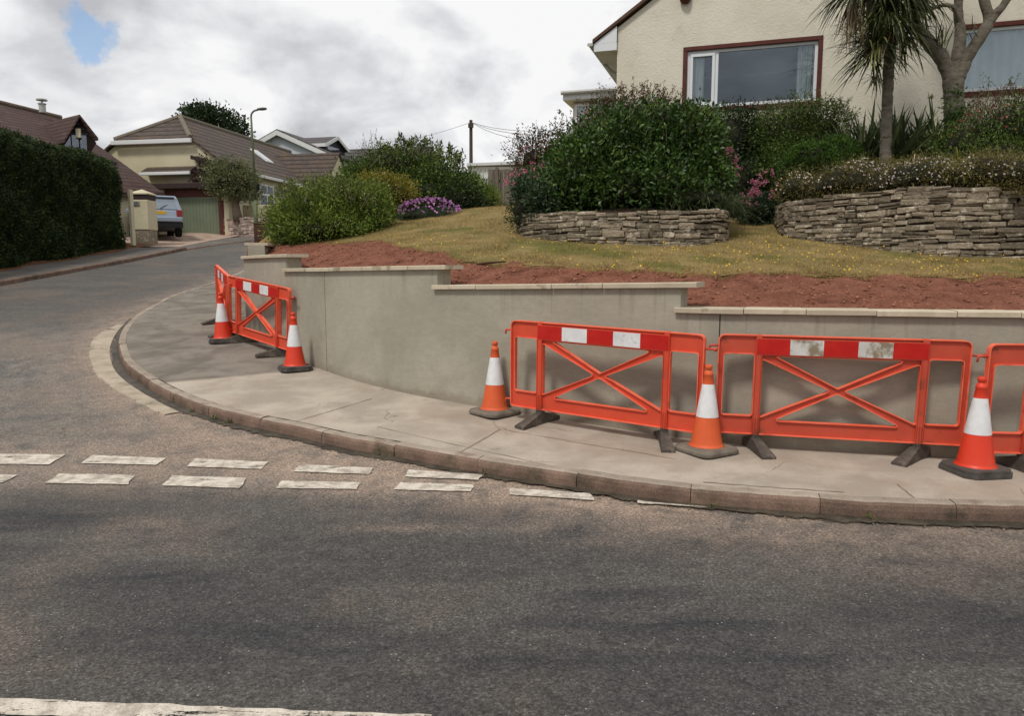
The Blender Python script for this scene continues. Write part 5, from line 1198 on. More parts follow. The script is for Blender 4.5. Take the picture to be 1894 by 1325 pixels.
# ================================================================== FENCE, SHED, POLE
m_fence = mat('weathered grey timber', (98, 88, 78), (122, 112, 100), 3, .95, .5, 40, .005, stretch=(6, 6, 1), rnd=.15)
fn = empty('timber_fence', tuple(P(945, 395, 21)), 0, 'weathered grey timber fence at the top of the lawn', 'fence'); x0, x1 = P(903, 395, 21).x, P(1040, 395, 21).x; zb, zt = P(945, 398, 21).z, P(945, 313, 21).z
o_ = fn.location; mb = MB(); x = x0
while x < x1:
    mb.cr = random.random(); w_ = .10; mb.cbox((x-o_.x, -.01+random.uniform(-.004, .004), zb-.2-o_.z), (x+w_-o_.x, .012, zt-o_.z+random.uniform(-.012, .012)), .003); x += w_+.006
mb.build('boards', m_fence, fn)
for zz_ in (.25, .9): mb = MB(); mb.box((x0-o_.x, .014, zb+zz_-o_.z), (x1-o_.x, .06, zb+zz_+.08-o_.z)); mb.build('rail', m_fence, fn)
for k in range(2): mb = MB(); xx = x0+k*1.8+.2-o_.x; mb.cbox((xx, -.11, zb-.3-o_.z), (xx+.09, -.013, zt+.05-o_.z), .006); mb.build('post', m_fence, fn)
m_shed = mat('white painted panels', (206, 208, 208), (196, 198, 200), 3, .6)
sh = empty('white_outbuilding', tuple(P(900, 330, 30)), 0, 'white flat-roofed outbuilding just showing above the shrubs by the fence', 'outbuilding'); o_ = sh.location
a, b = P(868, 304, 30)-o_, P(948, 304, 30)-o_; zt = P(905, 302, 30).z-o_.z
mb = MB(); mb.box((a.x, 0, -2.2), (b.x+.6, 3, zt-.12)); mb.build('wall', m_shed, sh); mb = MB(); mb.slab([(a.x-.1, -.15, zt-.12), (b.x+.7, -.15, zt-.04), (b.x+.7, -.15, zt+.08), (a.x-.1, -.15, zt-.02)], (0, 3.3, 0)); mb.build('roof', m_shed, sh)
mb = MB(); mb.box((.2, -.03, -1.6), (1.2, -.002, zt-.35)); mb.build('door', m_gut, sh)
m_pole = mat('dark creosoted pole', (64, 54, 46), (84, 72, 62), 6, .9, stretch=(1, 1, .2)); d = 46
tp_ = empty('telegraph_pole', (P(871, 330, d).x, d, 4.0), 0, 'dark wooden telegraph pole standing alone against the sky', 'telegraph pole'); o_ = tp_.location
mb = MB(); mb.tube([Vector((0, 0, -.3)), P(871, 222, d)-o_], [.13, .10], 10); mb.build('pole', m_pole, tp_)
top = P(871, 226, d)-o_; mb = MB(); mb.cbox((top.x-.16, -.2, top.z-.35), (top.x+.16, -.08, top.z-.1), .02); mb.build('cable_bracket', m_pole, tp_)
m_wire = mat('phone wire', (60, 60, 62))
for (ex, ey, ed, sag) in ((1100, 232, 30, 3), (1060, 262, 24, 4), (1110, 243, 22, 4), (700, 262, 80, 3)):
    q = P(ex, ey, ed)-o_; pts = [top.lerp(q, t_)+Vector((0, 0, -.35*4*t_*(1-t_))) for t_ in np.linspace(0, 1, 9)]; mb = MB(); mb.tube(pts, .011, 4, False); mb.build('wire', m_wire, tp_)
an = empty('television_aerial', (P(820, 300, 52).x, 52, 6), 0, 'thin television aerial just above the tall shrubs', 'aerial'); o_ = an.location
mb = MB(); mb.tube([Vector((0, 0, -.5)), P(820, 279, 52)-o_], .03, 5); mb.build('mast', m_gut, an); q = P(820, 281, 52)-o_; mb = MB(); mb.tube([q+Vector((-.35, 0, 0)), q+Vector((.35, 0, 0))], .02, 5); mb.build('crossbar', m_gut, an)
# ================================================================== CREAM BUNGALOW WITH GREEN GARAGE
m_btile = mat('ridged brown tile', (88, 74, 62), (112, 94, 78), 1.6, .9, world=True, c3=(120, 92, 58), c3scale=1.2, speck=.3, speck_scale=14)
def tiled(name, c1, c2, c3, bandx=(0, 0, 3.3)):
    """tiles: courses read from world height, rolls along the slope"""
    m, t, b, o = newmat(name); v = coord(t, True); s_ = N(t, 'ShaderNodeSeparateXYZ'); L(t, v, s_.inputs[0])
    w_ = math_n(t, 'FRACT', math_n(t, 'MULTIPLY', s_.outputs[2], bandx[2])); dk_ = mrange(t, w_, .05, .42, .0, 1.)
    c = mixc(t, mrange(t, noise(t, v, 3.5, 6, .6), .35, .65), lin(c1), lin(c2)); c = mixc(t, mrange(t, noise(t, v, .7, 6, .7), .5, .7), c, lin(c3)); c = mixc(t, dk_, lin(tuple(x*.42 for x in c1)), c)
    L(t, c, b.inputs['Base Color']); b.inputs['Roughness'].default_value = .9; bump(t, b, math_n(t, 'ADD', math_n(t, 'MULTIPLY', w_, -1.), math_n(t, 'MULTIPLY', noise(t, v, 8, 4), .6)), .8, .06); return m
M_t1 = tiled('lichened brown roof tiles', (66, 56, 50), (84, 70, 60), (98, 76, 50)); M_t2 = tiled('slate grey roof tiles', (74, 70, 70), (88, 83, 82), (84, 78, 74)); M_t3 = tiled('red brown roof tiles', (60, 38, 32), (72, 46, 38), (84, 66, 54), (0, 0, 5))
m_brick = mat('red brickwork', (78, 46, 40), (94, 56, 47), 9, .9, world=True, rnd=.0); m_white = mat('white bargeboard', (208, 208, 206), rough=.5)
m_fascia = mat('dark brown fascia', (52, 36, 32), (44, 32, 30), 4, .7); m_gdoor = mat('sage green garage door', (110, 118, 96), (104, 111, 91), 1.5, .55)
ub_ = .19; BR = -math.atan(ub_); bung = empty('cream_bungalow', tuple(P(288, 433, 40)), BR, 'cream bungalow with brown hipped roof and green garage door', 'house'); B0 = bung.location
ba = Vector((math.cos(BR), math.sin(BR), 0)); bb = Vector((-math.sin(BR), math.cos(BR), 0))
def BF(px, py, yl=0.0):
    r_ = ray(px, py); q0 = B0+bb*yl; t_ = (q0.x*bb.x+q0.y*bb.y)/(r_.x*bb.x+r_.y*bb.y); p = r_*t_; return ((p.x-B0.x)*ba.x+(p.y-B0.y)*ba.y, p.z+EYE-B0.z)
eR_ = BF(419, 305); hR = BF(356, 258); k_ = (hR[1]-eR_[1])/(eR_[0]-hR[0]); xc = BF(288, 300)[0]; zpk = hR[1]+k_*(hR[0]-xc); hl = 2*xc-hR[0]; el = 2*xc-eR_[0]
LEN = 15; hipd = 2.3
mb = MB(); mb.slab([(el, 0, -.6), (eR_[0], 0, -.6), (eR_[0], 0, eR_[1]-.08), (hR[0], 0, hR[1]-.08), (hl, 0, hR[1]-.08), (el, 0, eR_[1]-.08)], (0, .25, 0)); mb.box((eR_[0]-.25, .25, -.6), (eR_[0]-.02, LEN, eR_[1]-.2)); mb.box((el+.02, .25, -.6), (el+.25, LEN, eR_[1]-.2)); mb.build('wall', m_cream2, bung)
def oh(s): return .18*s
rf = MB(); z1_, z2_ = hR[1], eR_[1]
er = (eR_[0]+.3, z2_-k_*.3); elx = (el-.3, z2_-k_*.3)
def thick(poly, t_=.10): rf.slab(poly, (0, 0, t_))
thick([(hR[0], -.2, z1_), (er[0], -.2, er[1]), (er[0], LEN, er[1]), (xc, LEN, zpk), (xc, hipd, zpk)]); thick([(hl, -.2, z1_), (xc, hipd, zpk), (xc, LEN, zpk), (elx[0], LEN, elx[1]), (elx[0], -.2, elx[1])][::-1]); thick([(hl, -.2, z1_), (hR[0], -.2, z1_), (xc, hipd, zpk)])
roof_b = rf.build('roof', M_t1, bung)
m_ridge = mat('grey ridge tile', (104, 96, 84), (120, 110, 96), 6, .95)
rt = MB(); rt.tube([(hR[0], -.2, z1_+.1), (xc, hipd, zpk+.1)], .13, 8); rt.tube([(hl, -.2, z1_+.1), (xc, hipd, zpk+.1)], .13, 8); rt.tube([(xc, hipd, zpk+.1), (xc, LEN, zpk+.1)], .13, 8); rt.build('ridge_tiles', m_ridge, roof_b)
gt = MB(); gt.cbox((hl-.15, -.36, z1_-.2), (hR[0]+.12, -.22, z1_+.02), .02); gt.build('gutter', m_white, bung); gt = MB(); gt.cbox((er[0]+.0, -.2, er[1]-.12), (er[0]+.13, LEN, er[1]+.04), .02); gt.build('gutter', m_white, bung)
sk = MB()
def onroof(y, f, h=.12): x = xc+(er[0]-xc)*f; return Vector((x, y, zpk+(er[1]-zpk)*f+h))
q = [onroof(6.6, .38), onroof(7.5, .38), onroof(7.5, .62), onroof(6.6, .62)]; sk.slab(q, (0, 0, .08)); sk.build('skylight', m_white, roof_b); sk = MB(); q = [p+Vector((0, 0, .082)) for p in (onroof(6.68, .41), onroof(7.42, .41), onroof(7.42, .59), onroof(6.68, .59))]; sk.slab(q, (0, 0, .01)); sk.build('pane', glass_mat('skylight glass', .5), roof_b)
# small pent strip, fascia, brick, door
a, b = BF(262, 322, -.5), BF(353, 310, -.5)
pt = MB(); pt.quadbox([(a[0], -.6, a[1]+.05), (b[0], -.6, a[1]+.05), (b[0], -.003, a[1]+.05), (a[0], -.003, a[1]+.05)], [(a[0], -.6, a[1]+.1), (b[0], -.6, a[1]+.1), (b[0], -.003, b[1]+.15), (a[0], -.003, b[1]+.15)]); pt.build('pent_roof', M_t1, bung)
gt = MB(); gt.cbox((a[0], -.72, a[1]-.1), (b[0]+.05, -.605, a[1]+.06), .02); gt.build('gutter', m_white, bung)
f0, f1 = BF(288, 350, -1.5), BF(402, 337, -1.5)
fx = MB(); fx.cbox((f0[0]-.6, -1.6, f0[1]), (BF(418, 340, -1.5)[0], -.003, f1[1]), .02); fx.build('garage_roof', m_fascia, bung)
bm_ = BF(416, 433, -1.2); d0, d1 = BF(322, 433, -1.2), BF(403, 363, -1.2)
br = MB(); br.box((f0[0]-.1, -1.2, -.6), (d0[0], -.005, f0[1]-.003)); br.box((d1[0], -1.2, -.6), (bm_[0]+.05, -.005, f0[1]-.003)); br.box((d0[0], -1.2, d1[1]), (d1[0], -.4, f0[1]-.003)); br.build('brickwork', m_brick, bung)
gd = MB(); n_ = 14; wdt = (d1[0]-d0[0])/n_
for k in range(n_): gd.cbox((d0[0]+k*wdt+.0015, -1.12, -.25), (d0[0]+(k+1)*wdt-.0015, -1.06, d1[1]-.05), .006)
gd.box((d0[0], -1.07, -.25), (d1[0], -1.03, d1[1]-.002)); gd.cbox((d0[0], -1.14, d1[1]-.12), (d1[0], -1.1, d1[1]-.002), .006); gd.build('garage_door', m_gdoor, bung)
cr_ = MB(); q0 = BF(296, 358, -1.3)
cr_.box((q0[0], -1.33, .2), (BF(302, 358, -1.3)[0], -1.203, f0[1]-.01)); cr_.build('cream_pier', m_cream2, bung); cr_ = MB(); cr_.box((BF(415, 400, -1.3)[0], -1.3, -.3), (BF(424, 400, -1.3)[0], -.01, f0[1]-.2)); cr_.build('cream_pier', m_cream2, bung)
bmx0, bmz0 = BF(353, 290, -.3); bmx1, bmz1 = BF(410, 303, -.3)
be = MB(); be.slab([(bmx0, -.35, bmz0-.12), (bmx1, -.35, bmz1-.1), (bmx1, -.35, bmz1+.08), (bmx0, -.35, bmz0+.08)], (0, .34, 0)); be.build('timber_beam', m_fascia, bung)
# wing with a small gable on the right
WY0, WY1 = 8.6, 12.2; wx_ = eR_[0]+1.6; wzr = z2_+2.0; wze = z2_+.1
mb = MB(); mb.slab([(wx_, WY0, -.5), (wx_, WY1, -.5), (wx_, WY1, wze), (wx_, (WY0+WY1)/2, wzr), (wx_, WY0, wze)], (-.25, 0, 0)); mb.box((eR_[0], WY0, -.5), (wx_-.25, WY0+.2, wze)); mb.build('wing_wall', m_cream2, bung)
rf = MB(); ym = (WY0+WY1)/2; rf.slab([(wx_+.12, WY0-.25, wze-.15), (wx_+.12, ym, wzr+.02), (xc+1.0, ym, wzr+.02), (eR_[0]-.8, WY0-.25, wze-.15)], (0, 0, .1)); rf.slab([(wx_+.12, WY1+.25, wze-.15), (eR_[0]-.8, WY1+.25, wze-.15), (xc+1.0, ym, wzr+.02), (wx_+.12, ym, wzr+.02)], (0, 0, .1)); rf.build('wing_roof', M_t1, bung)
for (y_, zc_) in ((3.2, .9), (5.4, .9)):
    wn = MB(); X_ = eR_[0]; wn.box((X_-.018, y_, .8+.6), (X_+.03, y_+1.6, 2.9)); wo_ = wn.build('window', m_upvc, bung)
    pn = MB()
    for i in range(2):
        for z_ in ((1.48, 2.3), (2.4, 2.82)): pn.box((X_+.031, y_+.08+i*.76, z_[0]), (X_+.036, y_+.76+i*.76, z_[1]))
    pn.build('pane', glass_mat('bungalow glass', .2, (.5, .52, .55)) if y_ < 4 else bpy.data.materials['bungalow glass'], wo_)
# ================================================================== WHITE HOUSE WITH DORMER (FAR)
wh = empty('white_house', tuple(P(522, 400, 62)), -math.atan(.25), 'white gabled house with grey roof and dark dormer, far behind', 'house'); W_0 = wh.location
wa = Vector((math.cos(-math.atan(.25)), math.sin(-math.atan(.25)), 0)); wbv = Vector((-wa.y, wa.x, 0))
def WF(px, py, yl=0.0):
    r_ = ray(px, py); q0 = W_0+wbv*yl; t_ = (q0.x*wbv.x+q0.y*wbv.y)/(r_.x*wbv.x+r_.y*wbv.y); p = r_*t_; return ((p.x-W_0.x)*wa.x+(p.y-W_0.y)*wa.y, p.z+EYE-W_0.z)
m_whr = mat('white painted render', (196, 202, 208), (186, 192, 200), 2, .85)
ap = WF(517, 246); lw_ = WF(468, 274); kk_ = (ap[1]-lw_[1])/(ap[0]-lw_[0]); hw_ = 4.4; zE = ap[1]-kk_*hw_
mb = MB(); mb.slab([(ap[0]-hw_, 0, -2), (ap[0]+hw_, 0, -2), (ap[0]+hw_, 0, zE), (ap[0], 0, ap[1]), (ap[0]-hw_, 0, zE)], (0, .3, 0)); mb.box((ap[0]+hw_-.3, .3, -2), (ap[0]+hw_, 14, zE-.1)); mb.build('wall', m_whr, wh)
rf = MB()
for s in (-1, 1): rf.slab([(ap[0], -.4, ap[1]+.12), (ap[0]+s*(hw_+.5), -.4, zE-kk_*.5+.12), (ap[0]+s*(hw_+.5), 14, zE-kk_*.5+.12), (ap[0], 14, ap[1]+.12)], (0, 0, .14))
rw = rf.build('roof', M_t2, wh)
bg_ = MB()
for s in (-1, 1): bg_.slab([(ap[0], -.46, ap[1]-.22), (ap[0]+s*(hw_+.5), -.46, zE-kk_*.5-.22), (ap[0]+s*(hw_+.5), -.46, zE-kk_*.5+.16), (ap[0], -.46, ap[1]+.16)], (0, .05, 0))
bg_.build('bargeboard', m_white, wh)
m_clad = mat('charcoal cladding', (62, 62, 68), (54, 54, 60), 4, .7)
dr = MB(); X0, X1 = ap[0]+.8, ap[0]+3.5; dzb = ap[1]-kk_*3.5; dzt = ap[1]-.35; Y0, Y1 = .9, 4.5
dr.slab([(X1, Y0, dzb), (X1, Y1, dzb), (X1, Y1, dzt-.5), (X1, (Y0+Y1)/2, dzt+.15), (X1, Y0, dzt-.5)], (-.2, 0, 0)); dr.box((X0, Y0, dzb+.3), (X1-.2, Y1, dzt-.5)); dm = dr.build('dormer', m_clad, wh)
rf = MB(); ymm = (Y0+Y1)/2
rf.slab([(X1+.3, Y0-.3, dzt-.62), (X1+.3, ymm, dzt+.25), (ap[0]-.0, ymm, dzt+.25), (X0-.2, Y0-.3, dzt-.62)], (0, 0, .12)); rf.slab([(X1+.3, Y1+.3, dzt-.62), (X0-.2, Y1+.3, dzt-.62), (ap[0]-.0, ymm, dzt+.25), (X1+.3, ymm, dzt+.25)], (0, 0, .12)); rf.build('dormer_roof', M_t2, dm)
bg_ = MB(); bg_.slab([(X1+.31, Y0-.3, dzt-.78), (X1+.31, ymm, dzt+.1), (X1+.31, ymm, dzt+.38), (X1+.31, Y0-.3, dzt-.5)], (.05, 0, 0)); bg_.slab([(X1+.31, Y1+.3, dzt-.78), (X1+.31, ymm, dzt+.1), (X1+.31, ymm, dzt+.38), (X1+.31, Y1+.3, dzt-.5)], (.05, 0, 0)); bg_.box((X0, Y0-.36, dzt-.76), (X1+.3, Y0-.31, dzt-.5)); bg_.build('dormer_fascia', m_white, dm)
pn = MB(); pn.box((X1+.002, Y0+.5, dzb+.35), (X1+.03, Y1-.5, dzt-.55)); pn.build('dormer_window', glass_mat('dormer glass', .25, (.6, .62, .66)), dm)
sl = MB(); a0, a1 = WF(575, 300, -6), WF(700, 322, -6)
r2 = MB(); ra, rb_ = WF(628, 280, 6), WF(720, 272, 6); r2.slab([(ra[0]-3, 3.0, ra[1]-2.6), (rb_[0]+4, 3.0, ra[1]-2.6), (rb_[0]+4, 6, ra[1]), (ra[0]-3, 6, ra[1])], (0, 0, .14)); r2.slab([(ra[0]-3, 9.0, ra[1]-2.6), (ra[0]-3, 6, ra[1]), (rb_[0]+4, 6, ra[1]), (rb_[0]+4, 9, ra[1]-2.6)], (0, 0, .14)); r2.build('side_roof', M_t2, wh)
mb = MB(); mb.box((ra[0]-2.8, 3.3, -2), (rb_[0]+3.8, 8.8, ra[1]-2.5)); mb.build('side_wall', m_whr, wh)
# ================================================================== BROWN-ROOFED HOUSE AT THE LEFT
bh = empty('brown_roofed_house', tuple(P(60, 420, 38)), 0, 'house with a long red-brown roof and small dormer behind the hedge', 'house'); o_ = bh.location
def q_(px, py, d): return P(px, py, d)-o_
RA, RB_, RC, RD = q_(-260, 128, 33), q_(113, 219, 41), q_(303, 357, 36.5), q_(-260, 345, 27)
rf = MB(); RBm = q_(60, 196, 38.6); rf.slab([RD, RC, RB_, RA], (0, .02, -.25)); 
mid_ = q_(180, 255, 40.0); rfo = rf.build('roof', M_t3, bh)
bk_ = MB(); bk_.slab([RA, RB_, RB_+Vector((-4.5, 7, -4.5)), RA+Vector((-4.5, 7, -4.5))], (0, -.02, -.25)); bk_.build('rear_roof', M_t3, bh)
mb = MB(); c1, c2 = RC+Vector((-.5, .3, -.35)), RD+Vector((.3, .3, -.3)); mb.slab([(c2.x, c2.y, -1), (c1.x, c1.y, -1), (c1.x, c1.y, c1.z), (c2.x, c2.y, c2.z)], (-.4, 2.0, 0)); mb.slab([(c1.x, c1.y, -1), (c1.x-2, c1.y+7, -1), (RB_.x-2.5, RB_.y+2, RB_.z-2.4), (RB_.x, RB_.y, RB_.z-.4), (c1.x, c1.y, c1.z)], (-.3, 0, 0)); mb.build('wall', m_cream2, bh)
rd = MB(); rd.tube([RA+Vector((0, 0, .05)), RB_+Vector((0, 0, .05))], .12, 8); rd.build('ridge_tiles', mat('old ridge tile', (92, 78, 66), (110, 96, 82), 3), rfo)
ck = MB(); c = q_(78, 197, 39.3); ck.lathe([(.16, -.3), (.16, .1), (.20, .12), (.20, .16), (.05, .18), (.05, .28), (.26, .30), (.26, .36), (.1, .40)], 12, Matrix.Translation(c)); ck.build('flue_cowl', m_gut, rfo)
# dormer gable facing the road
dn_ = empty('x', (0, 0, 0)) if False else None
dA, dL, dR = q_(146, 219, 36.5), q_(117, 262, 36.2), q_(180, 262, 36.8); dBL, dBR = q_(120, 285, 36.2), q_(166, 285, 36.7)
mb = MB(); back = Vector((-4.5, 3.0, 0)); mb.slab([dBL, dBR, dBR.lerp(dR, .9), dA+Vector((0, 0, -.15)), dBL.lerp(dL, .9)], back*.9); dorm = mb.build('dormer', m_fascia, bh)
rf = MB(); fv = Vector((.25, -.35, 0))
rf.slab([dA+fv, dL+fv+Vector((0, 0, -.1)), dL+back+Vector((0, 0, -.1)), dA+back], (0, 0, .12)); rf.slab([dA+fv, dA+back, dR+back, dR+fv], (0, 0, .12)); rf.build('dormer_roof', M_t3, dorm)
for k in range(3):
    a = dBL.lerp(dBR, .04+.32*k); b = dBL.lerp(dBR, .31+.32*k); up_ = Vector((0, 0, .95)); n_ = Vector((.0, -.06, 0)); mb = MB(); mb.slab([a+n_, b+n_, b+n_+up_, a+n_+up_], (0, -.03, 0)); mb.build('dormer_window', glass_mat('dormer glass blue', .12, (.55, .6, .68)) if k == 0 else bpy.data.materials['dormer glass blue'], dorm)
mb = MB(); c = q_(146, 246, 36.3); mb.cbox((c.x-.12, c.y-.1, c.z-.24), (c.x+.12, c.y, c.z+.2), .03); mb.build('alarm_box', m_cream2, dorm)
for k in range(3): 
    z_ = .28+.22*k; a, b = dL.lerp(dA, z_), dR.lerp(dA, z_); mb = MB(); mb.slab([a+Vector((0, -.05, 0)), b+Vector((0, -.05, 0)), b+Vector((0, -.05, .1)), a+Vector((0, -.05, .1))], (0, -.03, 0)); mb.build('weatherboard', m_clad, dorm)
# ================================================================== TREES, LAMP, WALLS
lt = shrub('background_tree', [E(385, 228, 58, 34, 28, 2.0), E(420, 238, 58, 26, 24, 2), E(360, 222, 58, 16, 14, 1.5), E(440, 256, 58, 16, 12, 1.5), E(375, 212, 58, 14, 12, 1.2), E(402, 212, 58, 12, 10, 1.2), E(352, 212, 58, 8, 8, .8), E(415, 222, 58, 8, 8, .8), E(432, 243, 58, 9, 8, .8), E(388, 205, 58, 7, 7, .8)], 5200, .24, .15, lf_dark, 'dark tree rising behind the brown roof of the bungalow', 'tree', clump=.3, core=.45, stems=False)
mb = MB(); mb.tube([Vector((0, 0, -5)), Vector((0, 0, 0)), Vector((.3, 0, 1.0))], [.35, .25, .12], 8); mb.build('trunk', bark, lt)
ol = shrub('olive_tree', [E(418, 335, 37.5, 34, 30, .8), E(447, 340, 37.5, 32, 32, .8), E(400, 318, 37.5, 18, 18, .5), E(470, 345, 37.5, 16, 22, .5), E(432, 312, 37.5, 32, 18, .6)], 9000, .13, .04, lf_olive, 'small olive tree with silvery crown by the rubble wall', 'tree', clump=.17, core=.55, stems=False, spread=1.2)
o_ = ol.location; mb = MB(); mb.tube([P(441, 410, 37.5)-o_, P(437, 390, 37.5)-o_, P(435, 370, 37.5)-o_, P(428, 352, 37.5)-o_], [.26, .2, .17, .07], 9); mb.build('trunk', bark, ol, smooth=True)
mb = MB(); mb.tube([P(436, 376, 37.5)-o_, P(447, 360, 37.4)-o_, P(455, 345, 37.3)-o_], [.13, .1, .05], 8); mb.build('branch', bark, ol, smooth=True)
shrub('purple_leaved_tree', [E(380, 318, 39, 9, 26, .5), E(376, 338, 38.9, 14, 12, .5), E(386, 350, 38.8, 10, 8, .4)], 1300, .12, .07, lf_purple, 'thin dark-leaved sapling in front of the bungalow gable', 'tree', clump=.14, core=0)
m_rub_st = mat('purple grey rubble', (146, 128, 118), (172, 154, 142), 4, .95, .8, 12, .03, world=True, rnd=.4)
rw_ = MB(); 
rpath = resample([Vector((P(404, 430, 38.2).x, 38.2, 0)), Vector((P(440, 430, 37.4).x, 37.4, 0)), Vector((P(482, 430, 36.8).x, 36.8, 0)), Vector((P(540, 430, 37).x, 37, 0))], .2)
mbs, bks = stone_wall_mesh(rpath, lambda x, y: P(440, 434, 37.5).z-.1, P(440, 404, 37.5).z, (.10, .18), (.12, .3), .0)
rwr = empty('rubble_wall', (rpath[0].x, rpath[0].y, RR(38)), 0, 'low purplish rubble wall beneath the olive tree', 'wall')
for m_ in (mbs, bks): m_.v = [tuple(Vector(v)-rwr.location) for v in m_.v]
mbs.build('stones', m_rub_st, rwr); bks.build('mortar', m_earth, rwr)
lw = MB(); c = P(418, 400, 39.5); lw.cbox((0, 0, -1), (3.0, .25, P(430, 379, 39.5).z-c.z), .02); lo_ = lw.build('garden_wall', m_cream2); lo_.location = c; tag(lo_, 'low cream garden wall behind the olive tree', 'wall')
m_green = mat('green painted steel', (78, 92, 58), (90, 100, 70), 5, .6); m_galv = mat('dull lamp metal', (96, 92, 86), (80, 76, 70), 5, .5)
lamp = empty('street_lamp', tuple(Vector((P(474, 445, 34).x, 34, RR(34)+.05))), 0, 'green street lamp with curved neck beside the side road', 'street lamp'); o_ = lamp.location; d = 34
mb = MB(); mb.tube([Vector((0, 0, 0)), P(473, 372, d)-o_], .095, 12); mb.tube([P(473, 372, d)-o_, P(473, 370, d)-o_], [.095, .055], 12); mb.build('base_column', m_green, lamp, smooth=True)
mb = MB(); mb.tube([P(473, 372, d)-o_, P(467, 260, d)-o_, P(464.5, 218, d)-o_], [.055, .048, .042], 10); mb.build('pole', m_green, lamp, smooth=True)
mb = MB(); mb.tube(resample([P(464.5, 220, d)-o_, P(465, 211, d)-o_, P(470, 205, d)-o_, P(477, 203, d)-o_], .05), .042, 8); mb.build('neck', m_galv, lamp, smooth=True)
mb = MB(); hp = P(485.5, 201.3, d)-o_; mb.lathe([(.05, -.24), (.09, -.2), (.12, 0), (.10, .14), (.03, .2)], 12, Matrix.Translation(hp)@Matrix.Rotation(math.radians(86), 4, 'Y')@Matrix.Diagonal((.55, 1, 1, 1))); mb.build('lamp_head', m_galv, lamp, smooth=True)
m_bp = mat('old brick', (92, 60, 48), (74, 50, 42), 12, .95, .6, 40, .01, world=True)
bp = P(484, 470, 17.5); mb = MB(); zt = P(484, 413, 17.5).z; z = 0; H_ = zt-(H(17.5)); k = 0; bpo = empty('brick_pillar', (bp.x, 17.5, H(17.5)), .3, 'dark red brick pillar at the far end of the grey wall', 'pillar')
while z < H_-.06:
    for sx in (-1, 1):
        for sy in (-1, 1):
            a = .105 if (k % 2) == 0 else .04
            mb.cr = random.random(); x0_, x1_ = sorted((sx*.15, sx*.003)); y0_, y1_ = sorted((sy*.15, sy*.003)); mb.cbox((x0_, y0_, z+.006), (x1_, y1_, z+.068), .004)
    z += .075; k += 1
mb.build('bricks', m_bp, bpo); mb = MB(); mb.box((-.143, -.143, 0), (.143, .143, z-.01)); mb.build('mortar', mat('lime mortar', (92, 82, 72)), bpo); mb = MB(); mb.cbox((-.155, -.155, z), (.155, .155, z+.03), .008); mb.build('cap', m_bp, bpo)
# gate pillar, thin post and car
gp_ = empty('gate_pillar', (P(268, 440, 31).x, 31, RR(31)+KH), 0, 'cream gate pillar with pyramid cap and house number plate', 'gate pillar'); o_ = gp_.location
hx = 17*S(31); z_s = P(268, 426, 31).z-o_.z; z_b = P(268, 375-4, 31).z-o_.z; zt = P(268, 361, 31).z-o_.z; zc_ = P(268, 352.5, 31).z-o_.z
mb = MB(); mb.cbox((-hx, -hx, z_s), (hx, hx, z_b+.0), .02); mb.build('shaft', m_cream2, gp_)
mb = MB(); mb.cbox((-hx+.02, -hx+.02, -.2), (hx-.02, hx-.02, z_s-.002), .03); mb.build('stone_foot', m_stone, gp_)
mb = MB(); mb.cbox((-hx+.015, -hx+.015, z_b+.002), (hx-.015, hx-.015, zt), .01); mb.build('brick_band', m_fascia, gp_)
mb = MB(); c_ = hx+.02; mb.add([(-c_, -c_, zt+.002), (c_, -c_, zt+.002), (c_, c_, zt+.002), (-c_, c_, zt+.002), (-c_, -c_, zt+.05), (c_, -c_, zt+.05), (c_, c_, zt+.05), (-c_, c_, zt+.05), (0, 0, zc_+.05)], [(0, 3, 2, 1), (0, 1, 5, 4), (1, 2, 6, 5), (2, 3, 7, 6), (3, 0, 4, 7), (4, 5, 8), (5, 6, 8), (6, 7, 8), (7, 4, 8)]); mb.build('cap', m_cream2, gp_)
nz = P(264, 377, 31).z-o_.z; mb = MB(); mb.cbox((-.21, -hx-.03, nz-.12), (.05, -hx-.002, nz+.07), .008); npo = mb.build('number_plate', mat('grey slate plaque', (120, 124, 120)), gp_)
tcu = bpy.data.curves.new('number', 'FONT'); tcu.body = '25'; tcu.size = .17; tcu.extrude = .003; to = bpy.data.objects.new('tmp', tcu); C.objects.link(to); dg = bpy.context.evaluated_depsgraph_get(); me = bpy.data.meshes.new_from_object(to.evaluated_get(dg)); bpy.data.objects.remove(to)
no = bpy.data.objects.new('number', me); me.materials.append(m_clad); C.objects.link(no); no.parent = npo; no.location = (-.17, -hx-.035, nz-.085); no.rotation_euler = (math.pi/2, 0, 0)
po = P(246, 440, 29.5); mb = MB(); mb.cbox((-.05, -.12, -.3), (.05, .12, P(246, 351, 29.5).z-po.z), .01); pob = mb.build('gate_post', m_cream2); pob.location = po; tag(pob, 'slim cream post between the hedge end and the gate pillar', 'gate post')
